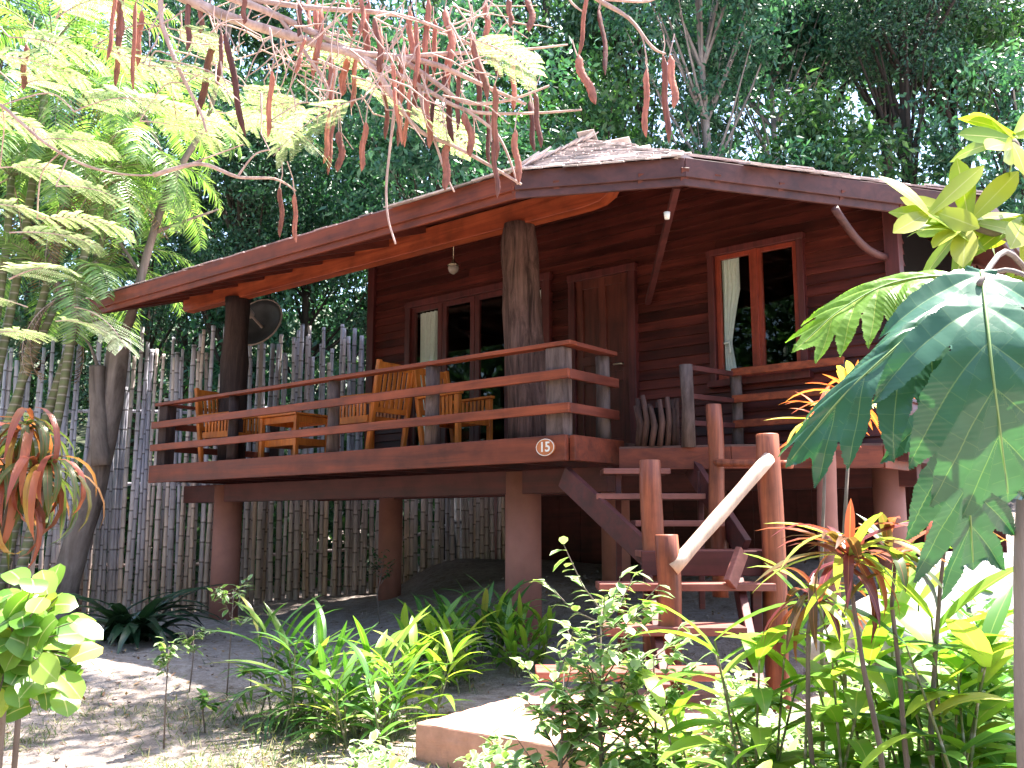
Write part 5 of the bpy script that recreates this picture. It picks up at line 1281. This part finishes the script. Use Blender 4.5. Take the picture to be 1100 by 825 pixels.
sm_.build('stem', 'bark_pale', bf, smooth=True)
M['ribskin'] = plain('pale green leaf rib', (.22, .32, .12), .5, .1)
bl('leaf', bf, bb, [(1054, 292, 2.34), (1060, 345, 2.24), (1066, 400, 2.20), (1074, 460, 2.22), (1082, 530, 2.30)], (-.2, -1, .45), .34, 'bread', 'large dark leaf hanging straight down', nl=5, sweep=.98, droop=.8, seed=3)
bl('leaf', bf, bb, [(1044, 312, 2.5), (1005, 338, 2.42), (955, 380, 2.38), (900, 432, 2.42), (850, 494, 2.5)], (.05, -.9, .85), .30, 'bread', 'dark leaf spreading left with a pale sheen', nl=6, sweep=.95, droop=.9, sides=(.5, 1), vdrop=(1.8, 1), seed=5)
bl('leaf', bf, bb, [(1034, 430, 2.62), (1038, 480, 2.58), (1041, 540, 2.60), (1045, 604, 2.68)], (.1, -1, .2), .30, 'bread', 'lower dark leaf ending in a pointed tip', nl=4, sweep=1.0, droop=.5, seed=8)
bl('leaf', bf, bb, [(1045, 300, 2.8), (1000, 298, 2.85), (950, 308, 2.9), (900, 336, 2.92), (858, 374, 2.95)], (0, -.8, .9), .24, 'breadlime', 'young lime green leaf pointing left', nl=6, sweep=.95, droop=.6, sides=(.7, 1.1), vdrop=(1.6, 1), seed=11)
# plumeria like branch
pbm = below(1190, 500, 3.1); plm = empty('oval_leaf_tree', pbm, 0, label='yellow green oval leaved branch reaching in at the upper right', cat='tree'); sm_ = MB(); fo = FO()
def pl_(x, y, Y=3.1): return at(x, y, Y) - pbm
sm_.tube([Vector((0, 0, -.1)), pl_(1185, 600), pl_(1180, 380), pl_(1165, 300)], [.05, .04, .03, .025], 10)
for L_ in ([(1165, 300), (1130, 275), (1100, 262), (1060, 248), (1030, 238)], [(1165, 300), (1130, 310), (1090, 320), (1050, 318), (1035, 322)], [(1130, 275), (1115, 220), (1100, 180), (1088, 150)], [(1130, 310), (1120, 270), (1108, 240)]):
    sm_.tube(smooth_line([pl_(*q) for q in L_]), [.014] * (4 * (len(L_) - 1)) + [.010], 8)
for cx, cy, n, sp in ((1040, 240, 15, 1.0), (1040, 318, 12, .9), (1088, 150, 12, 1.0), (1100, 235, 10, .9), (1075, 300, 8, .8), (1000, 228, 5, 1)):
    c = pl_(cx, cy)
    for k in range(n):
        az = rnd.uniform(0, 6.28); el = rnd.uniform(-.2, 1.1)
        n_ = Vector((rnd.gauss(0, .45), -.75 + rnd.gauss(0, .3), .55 + rnd.gauss(0, .3))).normalized(); d_ = Matrix.Rotation(rnd.uniform(0, 6.283), 3, n_) @ n_.orthogonal()
        fo.leaf(c + Vector((rnd.gauss(0, .015),) * 3), d_, n_, rnd.uniform(.17, .27), rnd.uniform(.07, .09), bend=rnd.uniform(.1, .6), seg=7, fold=.12, prof='obov')
sm_.build('branch', 'bark_grey', plm, smooth=True); fo.build('leaves', 'plumeria', plm)

# ---- boulder
rk = bpy.data.meshes.new('boulder'); 
import bmesh
bm = bmesh.new(); bmesh.ops.create_icosphere(bm, subdivisions=5, radius=1)
for v in bm.verts:
    q = v.co.copy(); d_ = 1 + .22 * noise.noise(q * 1.3) + .10 * noise.noise(q * 3.1 + Vector((5, 0, 0))) + .03 * noise.noise(q * 9)
    v.co = Vector((q.x * 1.1, q.y * .8, q.z * .75)) * d_
bm.to_mesh(rk); bm.free(); rk.shade_smooth(); rk.materials.append(M['rock'])
bo = bpy.data.objects.new('boulder', rk); COL.objects.link(bo); bp_ = at(1075, 640, 6.2); bo.location = (bp_.x, bp_.y, ground(bp_.x, bp_.y) + .25); tag(bo, 'pale sunlit boulder behind the right hand plants', 'boulder')

# ---- grass, fallen leaves
def grass():
    fo = FO(); rg = random.Random(3)
    for k in range(26000):
        Y = rg.uniform(4.6, 9.4); X = rg.uniform(-.62 * Y, 0.02 * Y - .4)
        dens = noise.noise(Vector((X * .9, Y * .9, 0))) + .35 * noise.noise(Vector((X * 3, Y * 3, 4)))
        if dens + rg.uniform(-.25, .25) < -.28 + (Y - 6.2) * .22: continue
        z = ground(X, Y); az = rg.uniform(0, 6.28); el = rg.uniform(.3, 1.3)
        fo.leaf((X, Y, z), basis_from(az, el), basis_from(az, el + 1.57), rg.uniform(.04, .12), .010, bend=rg.uniform(.2, 1.2), seg=2, fold=0, prof='lance')
    return fo.build('grass', 'grass', None)
tag(grass(), 'short dry grass over the left yard', 'grass', kind='stuff')
def litter():
    fo = FO(); rg = random.Random(4)
    for k in range(4200):
        Y = rg.uniform(3.4, 12.5); X = rg.uniform(-.6 * Y, .55 * Y)
        if rg.random() > .45 + .5 * noise.noise(Vector((X, Y, 2))): continue
        az = rg.uniform(0, 6.28); fo.leaf((X, Y, ground(X, Y) + .012), basis_from(az, rg.uniform(-.1, .3)), Vector((0, 0, 1)), rg.uniform(.03, .09), rg.uniform(.015, .035), bend=rg.uniform(-.6, .6), seg=2, fold=.3, prof='oval')
    return fo.build('fallen_leaves', 'dryleaf', None)
tag(litter(), 'dry fallen leaves scattered over the soil', 'leaves', kind='stuff')
def clods():
    mb = MB(); rg = random.Random(8)
    for k in range(900):
        Y = rg.uniform(5, 13.5); X = rg.uniform(-.5 * Y, .35 * Y); z = ground(X, Y); r_ = rg.uniform(.008, .03)
        vs_ = [(X + r_ * a * rg.uniform(.6, 1.2), Y + r_ * b * rg.uniform(.6, 1.2), z + r_ * c * rg.uniform(.5, 1)) for a, b, c in ((1, 0, 0), (-1, 0, 0), (0, 1, 0), (0, -1, 0), (0, 0, 1), (0, 0, -1))]
        mb.add(vs_, [(0, 2, 4), (2, 1, 4), (1, 3, 4), (3, 0, 4), (2, 0, 5), (1, 2, 5), (3, 1, 5), (0, 3, 5)])
    return mb.build('pebbles', 'soil', None)
tag(clods(), 'crumbs of earth and pebbles on the bare ground', 'pebbles', kind='stuff')

# added foliage behind and left of the viewer, darkening pane reflections and sky light
def garden():
    rng = np.random.default_rng(9); n = 30000
    X = rng.uniform(-16, 14, n); Y = rng.uniform(-13, -7, n); Z = rng.uniform(0, 1, n) * (7 + 2 * np.sin(X * .7) + np.sin(X * 2.1))
    m_ = 42000; X2 = rng.uniform(-19, -13, m_); Y2 = rng.uniform(-9, 11, m_); Z2 = rng.uniform(0, 1, m_) * (12 + 1.5 * np.sin(Y2 * .8))
    X = np.concatenate([X, X2]); Y = np.concatenate([Y, Y2]); Z = np.concatenate([Z, Z2])
    return mass_leaves('added_foliage', np.stack([X, Y, Z], 1), .4, .2, 'forest_b', None, rng=rng)
tag(garden(), 'unseen greenery added to darken the mirrored window panes', 'garden foliage', kind='stuff')
# leafy crown of the pod tree above the frame, throwing the broken shade on the yard
P, C = crown_points(7500, (-.7, 9.3, 8.2), (2.3, 1.35, .5), 34, .42, np.random.default_rng(21)); P = P - np.array(tuple(pb))
P = P[(P[:, 2] + pb.z) > 1.5 + (P[:, 1] + pb.y) * .69]
mass_leaves('upper_crown', P, .16, .07, 'palmleaf', pod_tree)
MB().tube([Vector((.3, .2, 3.2)), Vector((1.2, 2, 5.6)), Vector((3.0, 4.2, 7.2)), Vector((4.6, 5.2, 7.8))], [.13, .10, .07, .03], 10).build('upper_limb', 'bark_grey', pod_tree, smooth=True)
